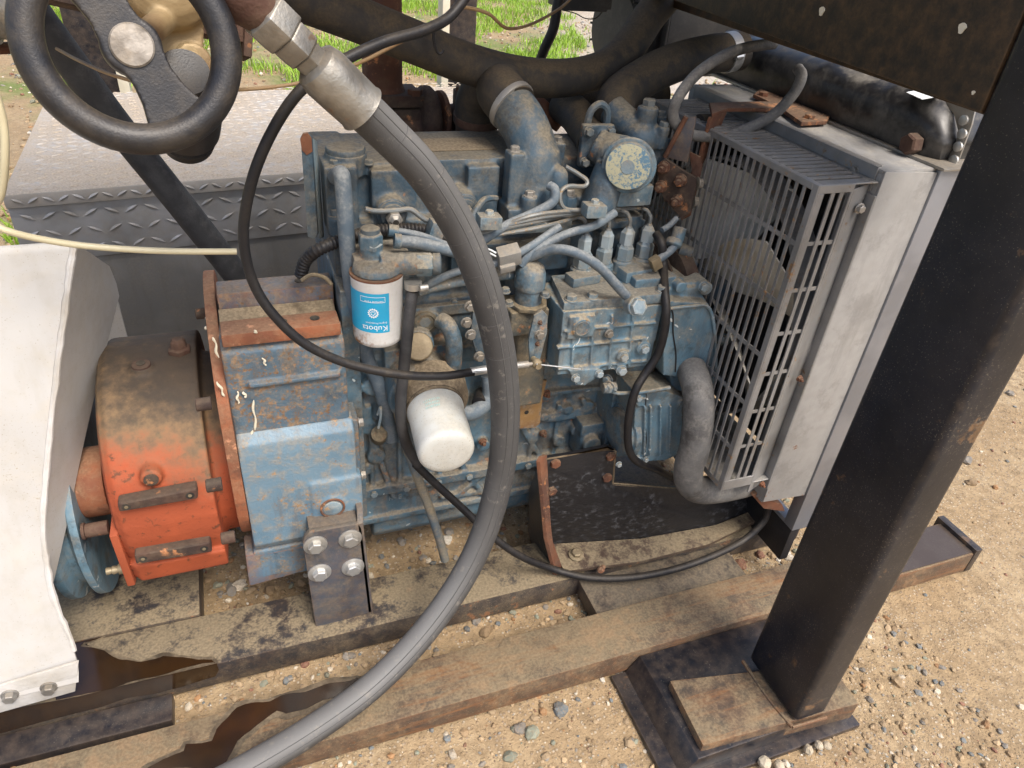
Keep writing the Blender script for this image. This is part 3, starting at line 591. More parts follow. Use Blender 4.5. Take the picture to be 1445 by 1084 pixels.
# ---------------- fan
fan = thing('cooling_fan', 'cream plastic cooling fan behind the slotted guard', 'fan', (.80, 1.0, .62))
b = MB(); b.lathe((.765, 1.0, .62), (1, 0, 0), [(0, .03), (.004, .05), (.05, .055), (.055, .03)], 28); b.obj('hub', 'blue_shaded', fan, bevel=.002)
for i in range(6):
    a = 2*math.pi*i/6+.35; vs = []; 
    for r_ in np.linspace(.045, .222, 7):
        t = (r_-.045)/.177; tw = .95-.35*t; cw = .035+.055*math.sin(min(1, t*1.15)*1.7); aa = a+.25*t
        rad_d = V(0, math.cos(aa), math.sin(aa)); tan = V(0, -math.sin(aa), math.cos(aa))
        cdir = tan*math.cos(tw*.9)+V(1, 0, 0)*math.sin(tw*.9)
        for s_ in (-1, -.3, .4, 1): vs.append(V(.80, 1.0, .62)+rad_d*r_+cdir*cw*s_+V(.006*(1-s_*s_), 0, 0))
    bl = MB(); fs = [(j*4+i2, j*4+i2+1, (j+1)*4+i2+1, (j+1)*4+i2) for j in range(6) for i2 in range(3)]
    k0 = len(vs); vs2 = vs+[v+V(.003, 0, 0) for v in vs]
    fs2 = fs+[tuple(k0+q for q in f[::-1]) for f in fs]
    rim = [0, 1, 2, 3]+[4*j+3 for j in range(1, 7)]+[26, 25, 24]+[4*j for j in range(5, 0, -1)]
    fs2 += [(rim[q], rim[(q+1) % len(rim)], rim[(q+1) % len(rim)]+k0, rim[q]+k0) for q in range(len(rim))]
    bl.add(vs2, fs2); bl.obj('blade', 'fan_cream', fan, ang=50)
b = MB(); b.lathe((.700, 1.0, .62), (1, 0, 0), [(0, .06), (.006, .085), (.03, .085), (.036, .07), (.0645, .04)], 32); b.obj('pulley', 'rust_dark', fan, bevel=.001)
# ring of the shroud
b = MB(); nseg = 40
for i in range(nseg):
    a0, a1 = 2*math.pi*i/nseg, 2*math.pi*(i+1)/nseg
    c = lambda a, r_, x: V(x, 1.0+math.cos(a)*r_, .615+math.sin(a)*r_)
    b.hexa([c(a0, .232, .80), c(a1, .232, .80), c(a1, .232, XS), c(a0, .232, XS), c(a0, .236, .80), c(a1, .236, .80), c(a1, .236, XS), c(a0, .236, XS)])
b.obj('shroud_ring', 'grey_guard', rad)
# ================================================================ BELL HOUSING
bell = thing('bell_housing', 'rust stained blue bell housing between orange gearbox and engine block', 'bell housing', (.03, 1.08, .19))
XA, XB = -.046, .122
def yz(x, L): return [(x, y, z) for y, z in L]
prof = [(1.28, .30), (1.28, .50), (1.14, .61), (1.05, .650), (1.00, .648), (.965, .646), (.945, .660), (.917, .640), (.912, .500), (.913, .262), (.960, .205), (1.05, .195), (1.20, .21)]
b = MB(); b.prism(yz(XA, prof), (XB-XA, 0, 0))
b.box(-.05, .05, .905, .97, .19, .262)
b.box(.075, .136, .912, .98, .38, .50)
b.box(XA+.03, XB-.01, .9075, .93, .585, .592)
pd = MB(); pd.prism(yz(XA+.001, [(.93, .508), (.912, .506), (.898, .490), (.896, .47), (.896, .285), (.905, .268), (.93, .262)]), (XB-XA+.004, 0, 0))
pd.cyl((.083, .915, .345), (.083, .889, .345), .022); pd.box(.052, .133, .892, .95, .285, .40)
pd.obj('side_pad', 'blue_pad', bell, remesh=.0028, it=4)
shell = b.obj('shell', 'blue_bell', bell, remesh=.0032, it=3)
b = MB(); b.lathe((.083, .8895, .345), (0, -1, 0), [(0, .0145), (.002, .0145), (.003, .013)], 24); b.obj('core_plug', 'blue_clean', bell)
b = MB(); nn = 28; b.tube([(.083+.0185*math.cos(a), .8885, .345+.0185*math.sin(a)) for a in np.linspace(0, 6.283, nn)], .002, 6, False); b.obj('plug_ring', 'rust', bell)
# bolting rail on top with two holes, rear block
b = MB(); b.box(XA+.004, XB-.004, .916, .957, .652, .672); b.obj('top_rail', 'rust_orange', bell, bevel=.003)
for x in (.04, .085): MB().lathe((x, .938, .6715), (0, 0, 1), [(0, .007), (.0012, .007)], 16).obj('bolt_hole', 'dark_hole', bell)
b = MB(); b.box(XA+.004, XB, 1.002, 1.046, .640, .690); b.obj('rear_block', 'blue_bell', bell, bevel=.003)
MB().lathe((.075, 1.024, .6902), (0, 0, 1), [(0, .007), (.001, .007)], 16).obj('bolt_hole', 'dark_hole', bell)
b = MB(); b.prism(yz(XA+.003, [(.958, .648), (.958, .656), (.975, .659), (1.0, .667), (1.001, .648)]), (XB-XA-.006, 0, 0)); b.obj('top_dirt', 'brown_dusty', bell)
# round mounting flange
b = MB(); fp = [(1.08+.205*math.cos(a), .445+.228*math.sin(a)) for a in np.linspace(0, 2*math.pi, 40)[:-1]]
fp = [(max(y, .893+.02*min(1, abs(z-.40)/.25)**2), z) for y, z in fp]
b.prism(yz(XA-.016, fp), (.0165, 0, 0)); b.obj('flange', 'rust_orange', bell, bevel=.002)
studs = [(300, 400), (292, 447), (296, 577), (311, 692), (330, 766)]
sm = MB().lathe((0, 0, -.002), (0, 0, 1), [(0, .0085), (.017, .0085), (.018, .007)], 14).mesh('flange_stud', ang=30); sm.materials.append(MATS['rust_dark'])
for (x, y) in studs: q = U(x, y, X=XA-.017); put('stud', sm, bell, q+V(0, .012, 0), (-1, 0, 0))
# paint drips on the blue face
for P in ([(300, 476), (303, 476), (308, 505), (305, 505)], [(333, 552), (337, 553), (336, 570), (333, 569)], [(354, 566), (360, 564), (362, 582), (363, 606), (359, 608), (357, 584)], [(354, 604), (357, 612), (356, 627), (353, 627)], [(369, 505), (373, 505), (375, 516), (371, 517)], [(342, 553), (345, 553), (348, 561), (344, 561)], [(305, 537), (308, 540), (317, 559), (314, 562)], [(357, 467), (362, 466), (362, 470), (357, 471)]):
    zz = P[0][1] > 480; b = MB(); Yq = .9115 if zz else .916; n = len(P); a0, a1 = (U(*P[0], Y=Yq)+U(*P[1], Y=Yq))/2, (U(*P[-1], Y=Yq)+U(*P[-2], Y=Yq))/2; a1 = (U(*P[n//2], Y=Yq)+U(*P[n//2+1 if n > 4 else n//2], Y=Yq))/2
    L_ = [a0+(a1-a0)*t+V(.0012*math.sin(t*9+P[0][0]), 0, 0) for t in np.linspace(0, 1, 12)]
    b.tube(L_, [(.0009+.0011*abs(math.sin(t*5+P[0][1])))*(1 if .02 < t < .98 else .4) for t in np.linspace(0, 1, 12)], 8); b.obj('paint_drip', 'paint_spot', bell)
for (x, y) in ((292, 437), (292, 449), (291, 463)):
    q = U(x, y, X=XA-.017); 
    MB().ball(q, .003, 8, 6).obj('paint_drip', 'paint_spot', bell)
for (x, y) in ((513, 612), (514, 687)): q = U(x, y, Y=.90); put('bolt', B_ZINC_S, bell, (XB+.016, q[1]+.03, q[2]), (1, 0, 0), 0, 1.2)
# ---------------- lower lip under the housing
b = MB(); a, c, d, e = U(346, 785, Y=.905), U(432, 768, Y=.905), U(432, 806, Y=.905), U(352, 828, Y=.905)
b.prism([a, c, d, e], (0, .05, 0)); b.obj('lower_lip', 'blue_bell', bell, bevel=.004)

# ================================================================ ORANGE GEARBOX
gb = thing('gearbox', 'orange cast gearbox with sooty top bolted to the blue bell housing', 'gearbox', (-.15, 1.07, .2))
XL, XRr = -.232, -.088
cy, cz, rr = 1.080, .372, .193
def gprof(g=0.0):
    L = []
    for a in np.linspace(R(-20), R(210), 30): L.append((cy+(rr+g)*math.cos(a), cz+(rr+g)*math.sin(a)))
    L += [(.890-g, .30), (.900-g, .252-g), (1.0, .225-g), (1.2, .235)]
    return L
k = NT('orange_soot')     # orange paint, soot and road dust settled over the crown of the casting
n2 = k.noise(45, 5, .65); n3 = k.noise(8, 4, .6); n4 = k.noise(200, 2, .6)
base = k.mix(k.ramp(n3, .35, .65), (.37, .080, .030), (.29, .064, .026))
base = k.mix(k.ramp(k.noise(60, 4, .7), .56, .68), base, (.13, .042, .02))
sx = N(k.t, 'ShaderNodeSeparateXYZ'); k.L(k.pos, sx.inputs[0])
hh = k.math('ADD', k.math('ADD', sx.outputs[2], k.math('MULTIPLY', k.math('SUBTRACT', n2, .5), .11)), k.math('ADD', k.math('MULTIPLY', n3, .12), k.math('MULTIPLY', sx.outputs[0], .35)))
col = k.mix(k.math('MULTIPLY', k.ramp(hh, .43, .515), .93), base, k.mix(k.ramp(n2, .3, .7), (.21, .145, .075), (.13, .10, .06)))
col = k.mix(k.math('MULTIPLY', k.ramp(k.math('ADD', hh, k.math('MULTIPLY', k.noise(14, 4), .07)),  .525, .60), .8), col, (.040, .034, .028))
k.L(col, k.b.inputs['Base Color']); k.b.inputs['Roughness'].default_value = .72; k.b.inputs['Specular IOR Level'].default_value = .35
k.bump(k.math('ADD', n4, n2), .35, .0016)
b = MB(); b.prism(yz(XL+.012, gprof()), (XRr-XL-.012, 0, 0)); b.prism(yz(XL+.004, gprof(-.006)), (.03, 0, 0)); b.prism(yz(XL, gprof(-.016)), (.03, 0, 0)); b.cyl((-.1, cy, cz), (-.05, cy, cz), .155, n=40)
q = U(213, 682, Y=.885); b.cyl((q[0], .92, q[2]), (q[0], .893, q[2]), .015)
b.cyl((-.165, 1.04, .54), (-.165, 1.038, .566), .016)
b.obj('casing', 'orange_soot', gb, remesh=.0034, it=6)
# left end flange following the casing
b = MB(); b.prism(yz(XL-.007, [(.889, .37), (.898, .249), (1.0, .222), (1.2, .23), (1.2, .37)]), (.012, 0, 0)); b.obj('end_flange', 'orange', gb, bevel=.003)
# two bolting bars on the face
for (pa, pb, pc, pd) in (((165, 712), (278, 690), (280, 705), (168, 724)), ((189, 784), (297, 766), (300, 780), (192, 798))):
    L = [U(x, y, Y=.876) for x, y in (pa, pb, pc, pd)]; b = MB()
    b.prism([(p[0], .876, p[2]) for p in L], (0, .022, 0)); bar = b.obj('bolting_bar', 'rust_dark', gb, bevel=.005, seg=3)
    for t in (.10, .90):
        c = (L[0]+L[3])/2*(1-t)+(L[1]+L[2])/2*t; MB().lathe((c[0], .8765, c[2]), (0, -1, 0), [(0, .0062), (.0006, .0062)], 14).obj('bolt_hole', 'dark_hole', bar)
        MB().lathe((c[0], .8758, c[2]), (0, -1, 0), [(0, .0028), (.0006, .0026)], 10).obj('bolt_end', 'brass_zinc', bar)
q = U(213, 682, Y=.885); MB().lathe((q[0], .8935, q[2]), (0, -1, 0), [(0, .010), (.003, .010), (.004, .006), (.0045, .0028)], 20).obj('drain_plug', 'rust_dark', gb)
a = U(165, 457, X=-.16); MB().lathe((-.165, 1.038, .565), (0, -.1, 1), [(0, .014), (.003, .013), (.004, .009)], 20).obj('port_boss', 'rust_dark', gb)
MB().lathe((-.165, 1.0376, .5692), (0, -.1, 1), [(0, .0065), (.0008, .0065)], 16).obj('port_hole', 'dark_hole', gb)
MB().lathe((-.112, 1.07, .562), (0, 0, 1), [(0, .018), (.008, .018), (.010, .013), (.02, .012), (.024, .008)], 6).obj('breather', 'rust_dark', gb, bevel=.001)
q = U(140, 533, X=XL-.016); put('stud', sm, gb, q+V(0, .02, -.01), (-1, 0, 0), 0, 1.4)
# input stub with keyway boss, drain cock
q = U(150, 712, X=XL-.017); c0 = V(XL-.017, q[1]+.055, q[2]+.005)
b = MB(); b.lathe(c0+V(.002, 0, 0), (-1, 0, 0), [(0, .056), (.035, .056), (.046, .052), (.05, .04), (.052, .02)], 40); b.obj('input_cap', 'rust_orange', gb, bevel=.002)
b = MB(); b.cyl((XL-.014, .93, .352), (XL-.045, .93, .352), .011); b.cyl((XL-.045, .93, .352), (XL-.05, .93, .352), .013); b.obj('dowel', 'rust_dark', gb, bevel=.002)
q = U(168, 803, Y=.93); b = MB(); b.lathe(q+V(.012, 0, 0), (-1, 0, 0), [(0, .009), (.012, .009), (.013, .006), (.018, .007), (.021, .007), (.022, .005), (.026, .006), (.03, .006)], 14); b.obj('drain_cock', 'brass_zinc', gb)
# ---------------- blue belt pulley on the input shaft
pu = thing('belt_pulley', 'blue grooved belt pulley behind the white guard, rust in its groove', 'pulley', (-.33, 1.10, .1))
c = V(-.285, 1.105, .30)
b = MB(); b.lathe(c, (-1, 0, 0), [(0, .10), (.001, .188), (.012, .188), (.022, .165), (.032, .165), (.042, .188), (.054, .188), (.055, .16), (.035, .155), (.034, .06)], 72); b.obj('rim', 'blue_clean', pu, bevel=.001)
b = MB(); b.lathe(c+V(.004, 0, 0), (-1, 0, 0), [(0, .045), (.06, .045), (.061, .03)], 32); b.cyl(c+V(.05, 0, 0), c-V(.1, 0, 0), .024); b.obj('hub', 'rust', pu)

# ================================================================ WHITE BELT GUARD
wg = thing('belt_guard', 'white plastic sheet belt guard with rough cut edge bolted to the rail', 'guard', (-.5, .9, .1))
edge = [(111, 962, 0), (110, 938, 0), (99, 905, 0), (81, 862, 0), (67, 810, 0), (60, 745, 0), (65, 655, 0), (75, 560, 0), (86, 470, 0), (95, 400, 0), (103, 344, 0)]
def on_sheet(x, y, m_=.30):                          # the sheet is a flat panel that leans back a little
    d_ = ray(x, y); k_ = (.826+m_*(CAM[2]-.17)-CAM[1])/(d_[1]-m_*d_[2]); return CAM+d_*k_
E3 = spl([on_sheet(x, y) for x, y, Y in edge], 5)
def sheet(pts, dx, th, back=None):
    b = MB(); n = len(pts); cols = 9; vs = []
    for o_ in (0, 1):
        for i in range(cols):
            t = i/(cols-1)
            for p in pts:
                x = p[0]-(p[0]+dx)*t if True else 0
                vs.append((x, p[1]+o_*th+.0012*math.sin(x*9+p[2]*4), p[2]+o_*th*.3))
    g = lambda o_, i, j: o_*cols*n+i*n+j
    fs = []
    for i in range(cols-1):
        for j in range(n-1):
            fs.append((g(0, i, j), g(0, i, j+1), g(0, i+1, j+1), g(0, i+1, j))); fs.append((g(1, i, j), g(1, i+1, j), g(1, i+1, j+1), g(1, i, j+1)))
    for i in range(cols-1): fs += [(g(0, i, 0), g(0, i+1, 0), g(1, i+1, 0), g(1, i, 0)), (g(0, i, n-1), g(1, i, n-1), g(1, i+1, n-1), g(0, i+1, n-1))]
    for j in range(n-1): fs += [(g(0, 0, j), g(1, 0, j), g(1, 0, j+1), g(0, 0, j+1)), (g(0, cols-1, j), g(0, cols-1, j+1), g(1, cols-1, j+1), g(1, cols-1, j))]
    b.add(vs, fs); return b
sheet(E3, .95, .004).obj('front_sheet', 'white_sheet', wg, ang=60)
# rough cut bead along the edge
b = MB(); rr_ = [.0035+.0018*random.random() for _ in E3]; b.tube([p+V(.001, .0005, 0)+V(*[random.uniform(-.0006, .0006) for _ in range(3)]) for p in E3[8:]], rr_[8:], 8); b.obj('cut_edge', 'white_edge', wg, ang=40)
# side flap turned back
flap_in = [E3[i] for i in range(20, len(E3))]
outer = spl([U(72, 822, Y=.885), U(92, 735, Y=.94), U(116, 620, Y=1.02), U(142, 510, Y=1.10), U(166, 414, Y=1.17)], 8)+[U(160, 398, Y=1.17), U(151, 376, Y=1.15)]
b = MB(); n = 24
def resamp(P, n):
    P = np.array(P); s_ = np.concatenate([[0], np.cumsum(np.linalg.norm(np.diff(P, axis=0), axis=1))]); t = np.linspace(0, s_[-1], n); return np.stack([np.interp(t, s_, P[:, i]) for i in range(3)], 1)
A, Bq = resamp(flap_in, n), resamp(outer, n); vs = []; th = V(.0035, 0, 0)
for o_ in (0, 1):
    for i in range(n):
        for t in (0, .33, .66, 1): vs.append(A[i]*(1-t)+Bq[i]*t+th*o_)
g = lambda o_, i, t: o_*n*4+i*4+t; fs = []
for i in range(n-1):
    for t in range(3): fs += [(g(0, i, t), g(0, i, t+1), g(0, i+1, t+1), g(0, i+1, t)), (g(1, i, t), g(1, i+1, t), g(1, i+1, t+1), g(1, i, t+1))]
    fs += [(g(0, i, 3), g(1, i, 3), g(1, i+1, 3), g(0, i+1, 3)), (g(0, i, 0), g(0, i+1, 0), g(1, i+1, 0), g(1, i, 0))]
for t in range(3): fs += [(g(0, 0, t), g(1, 0, t), g(1, 0, t+1), g(0, 0, t+1)), (g(0, n-1, t), g(0, n-1, t+1), g(1, n-1, t+1), g(1, n-1, t))]
b.add(vs, fs); b.obj('side_flap', 'white_sheet', wg, ang=60)
# rear flap on the far side of the pulley
b = MB(); L = [U(163, 412, Y=1.36), U(186, 500, Y=1.36), U(150, 520, Y=1.36), U(135, 440, Y=1.36)]; b.prism(L, (0, .004, 0)); b.obj('rear_flap', 'white_sheet', wg)
# bottom bolting strip
L = [U(x, y, Y=.8215) for x, y in ((-60, 985), (0, 968), (111, 934), (106, 976), (0, 1006), (-60, 1022))]
b = MB(); b.prism([(p[0], .8215, p[2]) for p in L], (0, .004, 0)); b.obj('bolting_strip', 'white_edge', wg, bevel=.0008)
for (x, y) in ((14, 981), (69, 970)): q = U(x, y, Y=.821); put('bolt', B_ZINC_S, wg, q, (0, -1, 0), .3, 1.55)

# ================================================================ LEFT ENGINE MOUNT
lm = thing('engine_mount_bracket', 'dark grey steel mount bracket with four zinc bolts on the inner rail', 'bracket', (.08, .87, .1))
TL, TR, BR, BL = U(427, 764, Y=.856), U(512, 746, Y=.856), U(526, 864, Y=.856), U(446, 888, Y=.856)
b = MB(); b.prism([TL+V(.004, 0, .008), TL+V(.012, 0, .016), TR+V(-.004, 0, .012), TR, BR, BL, TL-V(0, 0, .004)], (0, .010, 0)); pl = b.obj('front_plate', 'bracket_grey', lm, bevel=.0025)
b = MB(); a = TR+V(.001, 0, .012); b.prism([a, a+V(.004, .02, .012), a+V(.006, .07, .014), a+V(.008, .075, -.06), BR+V(.001, .07, 0), BR+V(.001, .0, 0)], (-.010, 0, 0)); b.obj('side_plate', 'bracket_grey', lm, bevel=.002)
b = MB(); b.prism([TL+V(.012, .0101, .014), TR+V(-.006, .0101, .010), TR+V(-.006, .045, .010), TL+V(.012, .045, .014)], (0, 0, -.009)); b.obj('top_lip', 'bracket_grey', lm, bevel=.002)
b = MB(); b.box(BL[0]-.002, BR[0]+.004, .8665, .93, .1005, .112); b.obj('base_pad', 'rail_dusty', lm, bevel=.002)
for i, (x, y) in enumerate(((445, 769), (494, 760), (451, 808), (498, 800))): put('bolt', B_ZINC, lm, U(x, y, Y=.856), (0, -1, 0), .3+i*.5, 1.06)
# ================================================================ RIGHT ENGINE MOUNT
rm = thing('front_mount_bracket', 'large black folded steel mount bracket with rusty bolts and dusty flange', 'bracket', (.6, .9, .1))
YB = .885
O = [(762, 660), (766, 648), (800, 643), (858, 631), (868, 636), (864, 683), (950, 690), (1046, 690), (1078, 715), ]
P = [U(x, y, Y=YB) for x, y in O]+[U(x, y, Z=.12) for x, y in ((1010, 741), (905, 761), (775, 769))]
k = NT('black_textured'); n1 = k.noise(60, 5, .7, k.scale(1, 1, 1.5)); col = k.mix(k.math('MULTIPLY', k.ramp(n1, .5, .68), k.ramp(k.noise(9, 3), .42, .62)), (.013, .013, .015), (.085, .088, .095)); k.L(col, k.b.inputs['Base Color']); k.b.inputs['Roughness'].default_value = .42
k.bump(k.noise(40, 3, .6, k.scale(.7, .7, 1.4)), .45, .004)
b = MB(); b.prism(P, (0, .010, 0)); b.obj('vertical_plate', 'black_textured', rm, bevel=.0015)
# lower flange, sloping out to the rail
za = [U(775, 768, Z=.123), U(905, 760, Z=.123), U(1010, 741, Z=.123), U(1078, 714, Z=.123)]
zb = [U(797, 806, Z=.120), U(905, 792, Z=.120), U(1000, 768, Z=.120), U(1082, 728, Z=.120)]
b = MB(); n = 4; vs = za+zb; vs = vs+[v-V(0, 0, .007) for v in vs]
b.add(vs, [(i, i+4, i+5, i+1) for i in range(3)]+[(i+8, i+9, i+13, i+12) for i in range(3)]+[(i+4, i+12, i+13, i+5) for i in range(3)]+[(i, i+1, i+9, i+8) for i in range(3)]+[(0, 8, 12, 4), (3, 7, 15, 11)])
b.obj('lower_flange', 'rail_dusty', rm, ang=25)
# left gusset with rounded shoulder
g0 = [U(761, 652, Y=.868), U(771, 640, Y=YB), U(762, 660, Y=YB+.06), U(752, 740, Y=YB+.06), U(768, 818, Y=YB+.03), U(785, 824, Y=.845), U(778, 800, Y=.845)]
gx0 = .452
G = [(.868, .392), (.885, .405), (.96, .41), (.96, .105), (.842, .103), (.850, .16)]
b = MB(); b.prism([U(762, 652, Y=.876), U(766, 645, Y=.880), U(772, 642, Y=.886), U(778, 760, Y=.875), U(796, 806, Y=.842), U(785, 812, Y=.842), U(772, 760, Y=.852)], (-.006, .004, 0)); b.obj('gusset_edge', 'rust', rm, bevel=.001)
b = MB(); b.prism([U(766, 650, Y=.889), U(768, 680, Y=.889), U(776, 760, Y=.885), U(784, 815, Y=.86), U(768, 822, Y=.93), U(748, 750, Y=.96), U(750, 690, Y=.96)], (-.004, .002, 0)); b.obj('gusset', 'black', rm, bevel=.001)
b = MB(); b.prism([U(764, 648, Y=.884), U(800, 642, Y=.884), U(858, 630, Y=.884), U(868, 635, Y=.884), U(868, 626, Y=.93), U(790, 640, Y=.93)], (0, 0, -.004)); b.obj('top_edge', 'brown_dusty', rm)
b = MB(); b.tube([U(868, 637, Y=YB+.003), U(864, 683, Y=YB+.003), U(950, 690, Y=YB+.003), U(1046, 690, Y=YB+.003)], .0034, 8); b.obj('cut_edge', 'brown_dusty', rm)
for (x, y) in ((783, 653), (861, 643), (856, 673), (778, 692)): put('bolt', B_RUST, rm, U(x, y, Y=YB), (0, -1, 0), random.random(), .85)
q = U(813, 783, Z=.124); put('bolt', bolt_mesh('bolt_flange', 'brass_zinc', .0105, .008, 1.5), rm, q, (0, -.1, 1), .3)
b = MB(); q = U(848, 804, Z=.125); b.ball(q, .008, 9, 7, (1, .8, 1)); b.ball(q+V(.004, 0, .006), .005, 8, 6); b.obj('rusted_stud', 'rust_orange', rm, ang=20)
# ================================================================ DIESEL ENGINE
eng = thing('diesel_engine', 'dusty blue four cylinder diesel engine with injection pump and white filters', 'engine', (.36, 1.09, .12))
def PP(L, n=8): return spl([U(*p[:2], Y=p[2]) for p in L], n)
# ---------------- cylinder block with cast ribs and bosses
b = MB()
b.box(.137, .640, .990, 1.20, .285, .640)                 # crankcase
b.box(.125, .150, .960, 1.24, .24, .70)                   # rear plate
b.box(.137, .650, .972, 1.22, .272, .292)                 # pan rail
b.box(.137, .640, .988, 1.18, .200, .272)                 # lower crankcase
b.box(.137, .500, .980, 1.0, .196, .210)
b.box(.145, .62, .985, 1.0, .535, .560)                   # long ribs
b.box(.145, .62, .984, 1.0, .625, .645)
b.box(.44, .63, .980, 1.0, .375, .395)
for x in (.165, .215, .29, .335, .47, .52, .575, .62): b.box(x-.004, x+.004, .979, 1.0, .295, .375+.1*random.random())
for (x, y, r) in ((786, 618, 12), (812, 603, 13), (838, 600, 11), (828, 572, 12), (755, 612, 12), (765, 585, 9), (850, 578, 12), (800, 575, 9), (525, 540, 17), (530, 640, 15), (520, 600, 14), (600, 455, 24), (545, 612, 16), (680, 625, 12), (745, 570, 11), (860, 600, 10), (510, 660, 13)):
    q = U(x, y, Y=.985); b.cyl((q[0], 1.0, q[2]), (q[0], .970+.006*random.random(), q[2]), r*.00105*1.02, n=18)
for (x0, y0, x1, y1) in ((700, 560, 850, 545), (700, 545, 760, 640), (820, 560, 850, 620), (770, 590, 850, 580), (505, 560, 555, 700), (640, 640, 700, 720), (640, 700, 700, 650), (620, 700, 690, 690)):
    p, q = U(x0, y0, Y=.986), U(x1, y1, Y=.986); b.obox((p+q)/2, (q-p)/2, V(0, .009, 0), unit(np.cross(q-p, (0, 1, 0)))*.005)
b.cyl((.245, 1.0, .52), (.245, .93, .513), .058, n=40)    # oil filter pad
b.box(.19, .30, .972, 1.0, .47, .58)
b.cyl(U(590, 478, Y=.985)+V(0, .02, 0), U(590, 488, Y=.955), .026, n=24)
blk = b.obj('cylinder_block', 'blue', eng, remesh=.003, it=3)
# ---------------- oil pan
b = MB(); b.prism(yz(.165, [(1.0, .198), (1.0, .15), (1.015, .128), (1.15, .128), (1.17, .15), (1.17, .198)]), (.46, 0, 0)); b.obj('oil_pan', 'blue', eng, remesh=.004, it=6)
# cast lettering on the crankcase
def text_mesh(s, size, ext=.0):
    c = bpy.data.curves.new('t', 'FONT'); c.body = s; c.size = size; c.extrude = ext; c.resolution_u = 3; c.align_x = 'LEFT'
    o = bpy.data.objects.new('t', c); COL.objects.link(o); dg = bpy.context.evaluated_depsgraph_get()
    me = bpy.data.meshes.new_from_object(o.evaluated_get(dg)); bpy.data.objects.remove(o); return me
for s, x, y, sz in (('V3300', 535, 692, .022), ('K  E', 548, 706, .015)):
    me = text_mesh(s, sz, .002); q = U(x, y, Y=.9875)
    for v in me.vertices: v.co = Vector((q[0]+v.co.x, .9875-v.co.z, q[2]+v.co.y))
    o = link('cast_lettering', me, 'blue', eng)
# ---------------- cylinder head
b = MB(); b.box(.128, .640, 1.005, 1.20, .640, .765); b.box(.126, .642, .995, 1.205, .636, .652); b.box(.13, .64, .998, 1.0, .748, .762)
for x in (.15, .255, .36, .465, .57, .62): b.cyl((x, 1.012, .64), (x, 1.012, .768), .016, n=16)
b.box(.30, .50, .985, 1.02, .69, .745)                    # intake manifold gallery
b.obj('cylinder_head', 'blue_shaded', eng, remesh=.0032, it=3)
# ---------------- valve cover
b = MB()
b.box(.128, .455, 1.045, 1.195, .765, .858); b.box(.128, .60, 1.065, 1.195, .765, .850)
b.box(.122, .168, 1.018, 1.195, .762, .862); b.box(.188, .256, 1.026, 1.10, .77, .852); b.box(.335, .385, 1.026, 1.10, .77, .852)
b.box(.122, .46, 1.020, 1.20, .762, .776)
b.cyl((.158, 1.055, .84), (.158, 1.055, .872), .030, n=32)
for (x, z) in ((.215, .795), (.325, .797)): b.cyl((x, 1.05, z), (x, 1.012, z-.004), .026, .024, n=28)
b.cyl((.135, 1.022, .76), (.135, 1.022, .79), .014); b.cyl((.30, 1.03, .76), (.30, 1.03, .785), .013)
vc = b.obj('valve_cover', 'blue_shaded', eng, remesh=.0026, it=5)
MB().lathe((.158, 1.055, .866), (0, 0, 1), [(0, .028), (.010, .0285), (.013, .027), (.0135, .02)], 36).obj('breather_cap', 'blue_shaded', eng, bevel=.001)
for p in ((.138, 1.032, .861), (.188, 1.04, .858)): put('bolt', B_DARK, eng, p, (0, 0, 1), random.random(), .7)
for p in ((.135, 1.022, .790), (.30, 1.03, .785)): put('bolt', B_DARK, eng, p, (0, 0, 1), random.random(), 1.1)
b = MB(); b.box(.245, .40, 1.085, 1.15, .8585, .8592); b.obj('tan_sticker', 'brown_dusty', vc)
b = MB(); b.box(.225, .275, 1.055, 1.095, .8588, .8594); b.obj('warning_sticker', 'print_white', vc)
for i in range(5): MB().box(.229+i*.009, .2355+i*.009, 1.058, 1.08-.003*(i % 3), .8595, .860).obj('sticker_print', 'rubber_black', vc)
# injector seat with its nut and leak-off pipe
for (x, z) in ((.215, .791), (.325, .793)):
    MB().lathe((x, 1.014, z), (0, -1, -.1), [(0, .022), (.004, .022), (.005, .018), (.008, .018), (.009, .013)], 28).obj('injector_seat', 'blue_shaded', eng, bevel=.0006)
    MB().lathe((x, 1.004, z-.001), (0, -1, -.1), [(0, .012), (.012, .012), (.013, .009), (.018, .006)], 6).obj('injector_nut', 'zinc_dull', eng, bevel=.0008)
    MB().lathe((x, .9865, z-.003), (0, -1, -.1), [(0, .0045), (.0006, .0045)], 14).obj('nut_bore', 'dark_hole', eng)
b = MB(); b.tube(PP([(515, 295, 1.0), (530, 298, 1.0), (560, 297, 1.0), (580, 296, 1.0), (600, 310, .995), (640, 330, .99)]), .004, 10); b.obj('leak_off_pipe', 'steel_pipe', eng)
# lifting strap at the rear of the head
b = MB(); L = [(424, 196), (428, 190), (434, 189), (439, 195), (448, 330), (444, 338), (434, 334)]
b.prism([U(x, y, Y=1.03) for x, y in L], (.003, .006, 0)); b.obj('lifting_strap', 'blue_shaded', eng, bevel=.001)
b = MB(); b.prism([U(x, y, Y=1.0285) for x, y in ((423.5, 197), (427.5, 189.5), (434, 188.5), (439.5, 195), (441, 214), (433, 219), (426, 212))], (.001, .007, 0)); b.obj('strap_tip', 'rust', eng)
b = MB(); b.prism([U(440, 196, Y=1.035), U(450, 337, Y=1.035), U(456, 335, Y=1.06), U(446, 200, Y=1.06)], (.002, .002, 0)); b.obj('strap_flange', 'blue', eng)
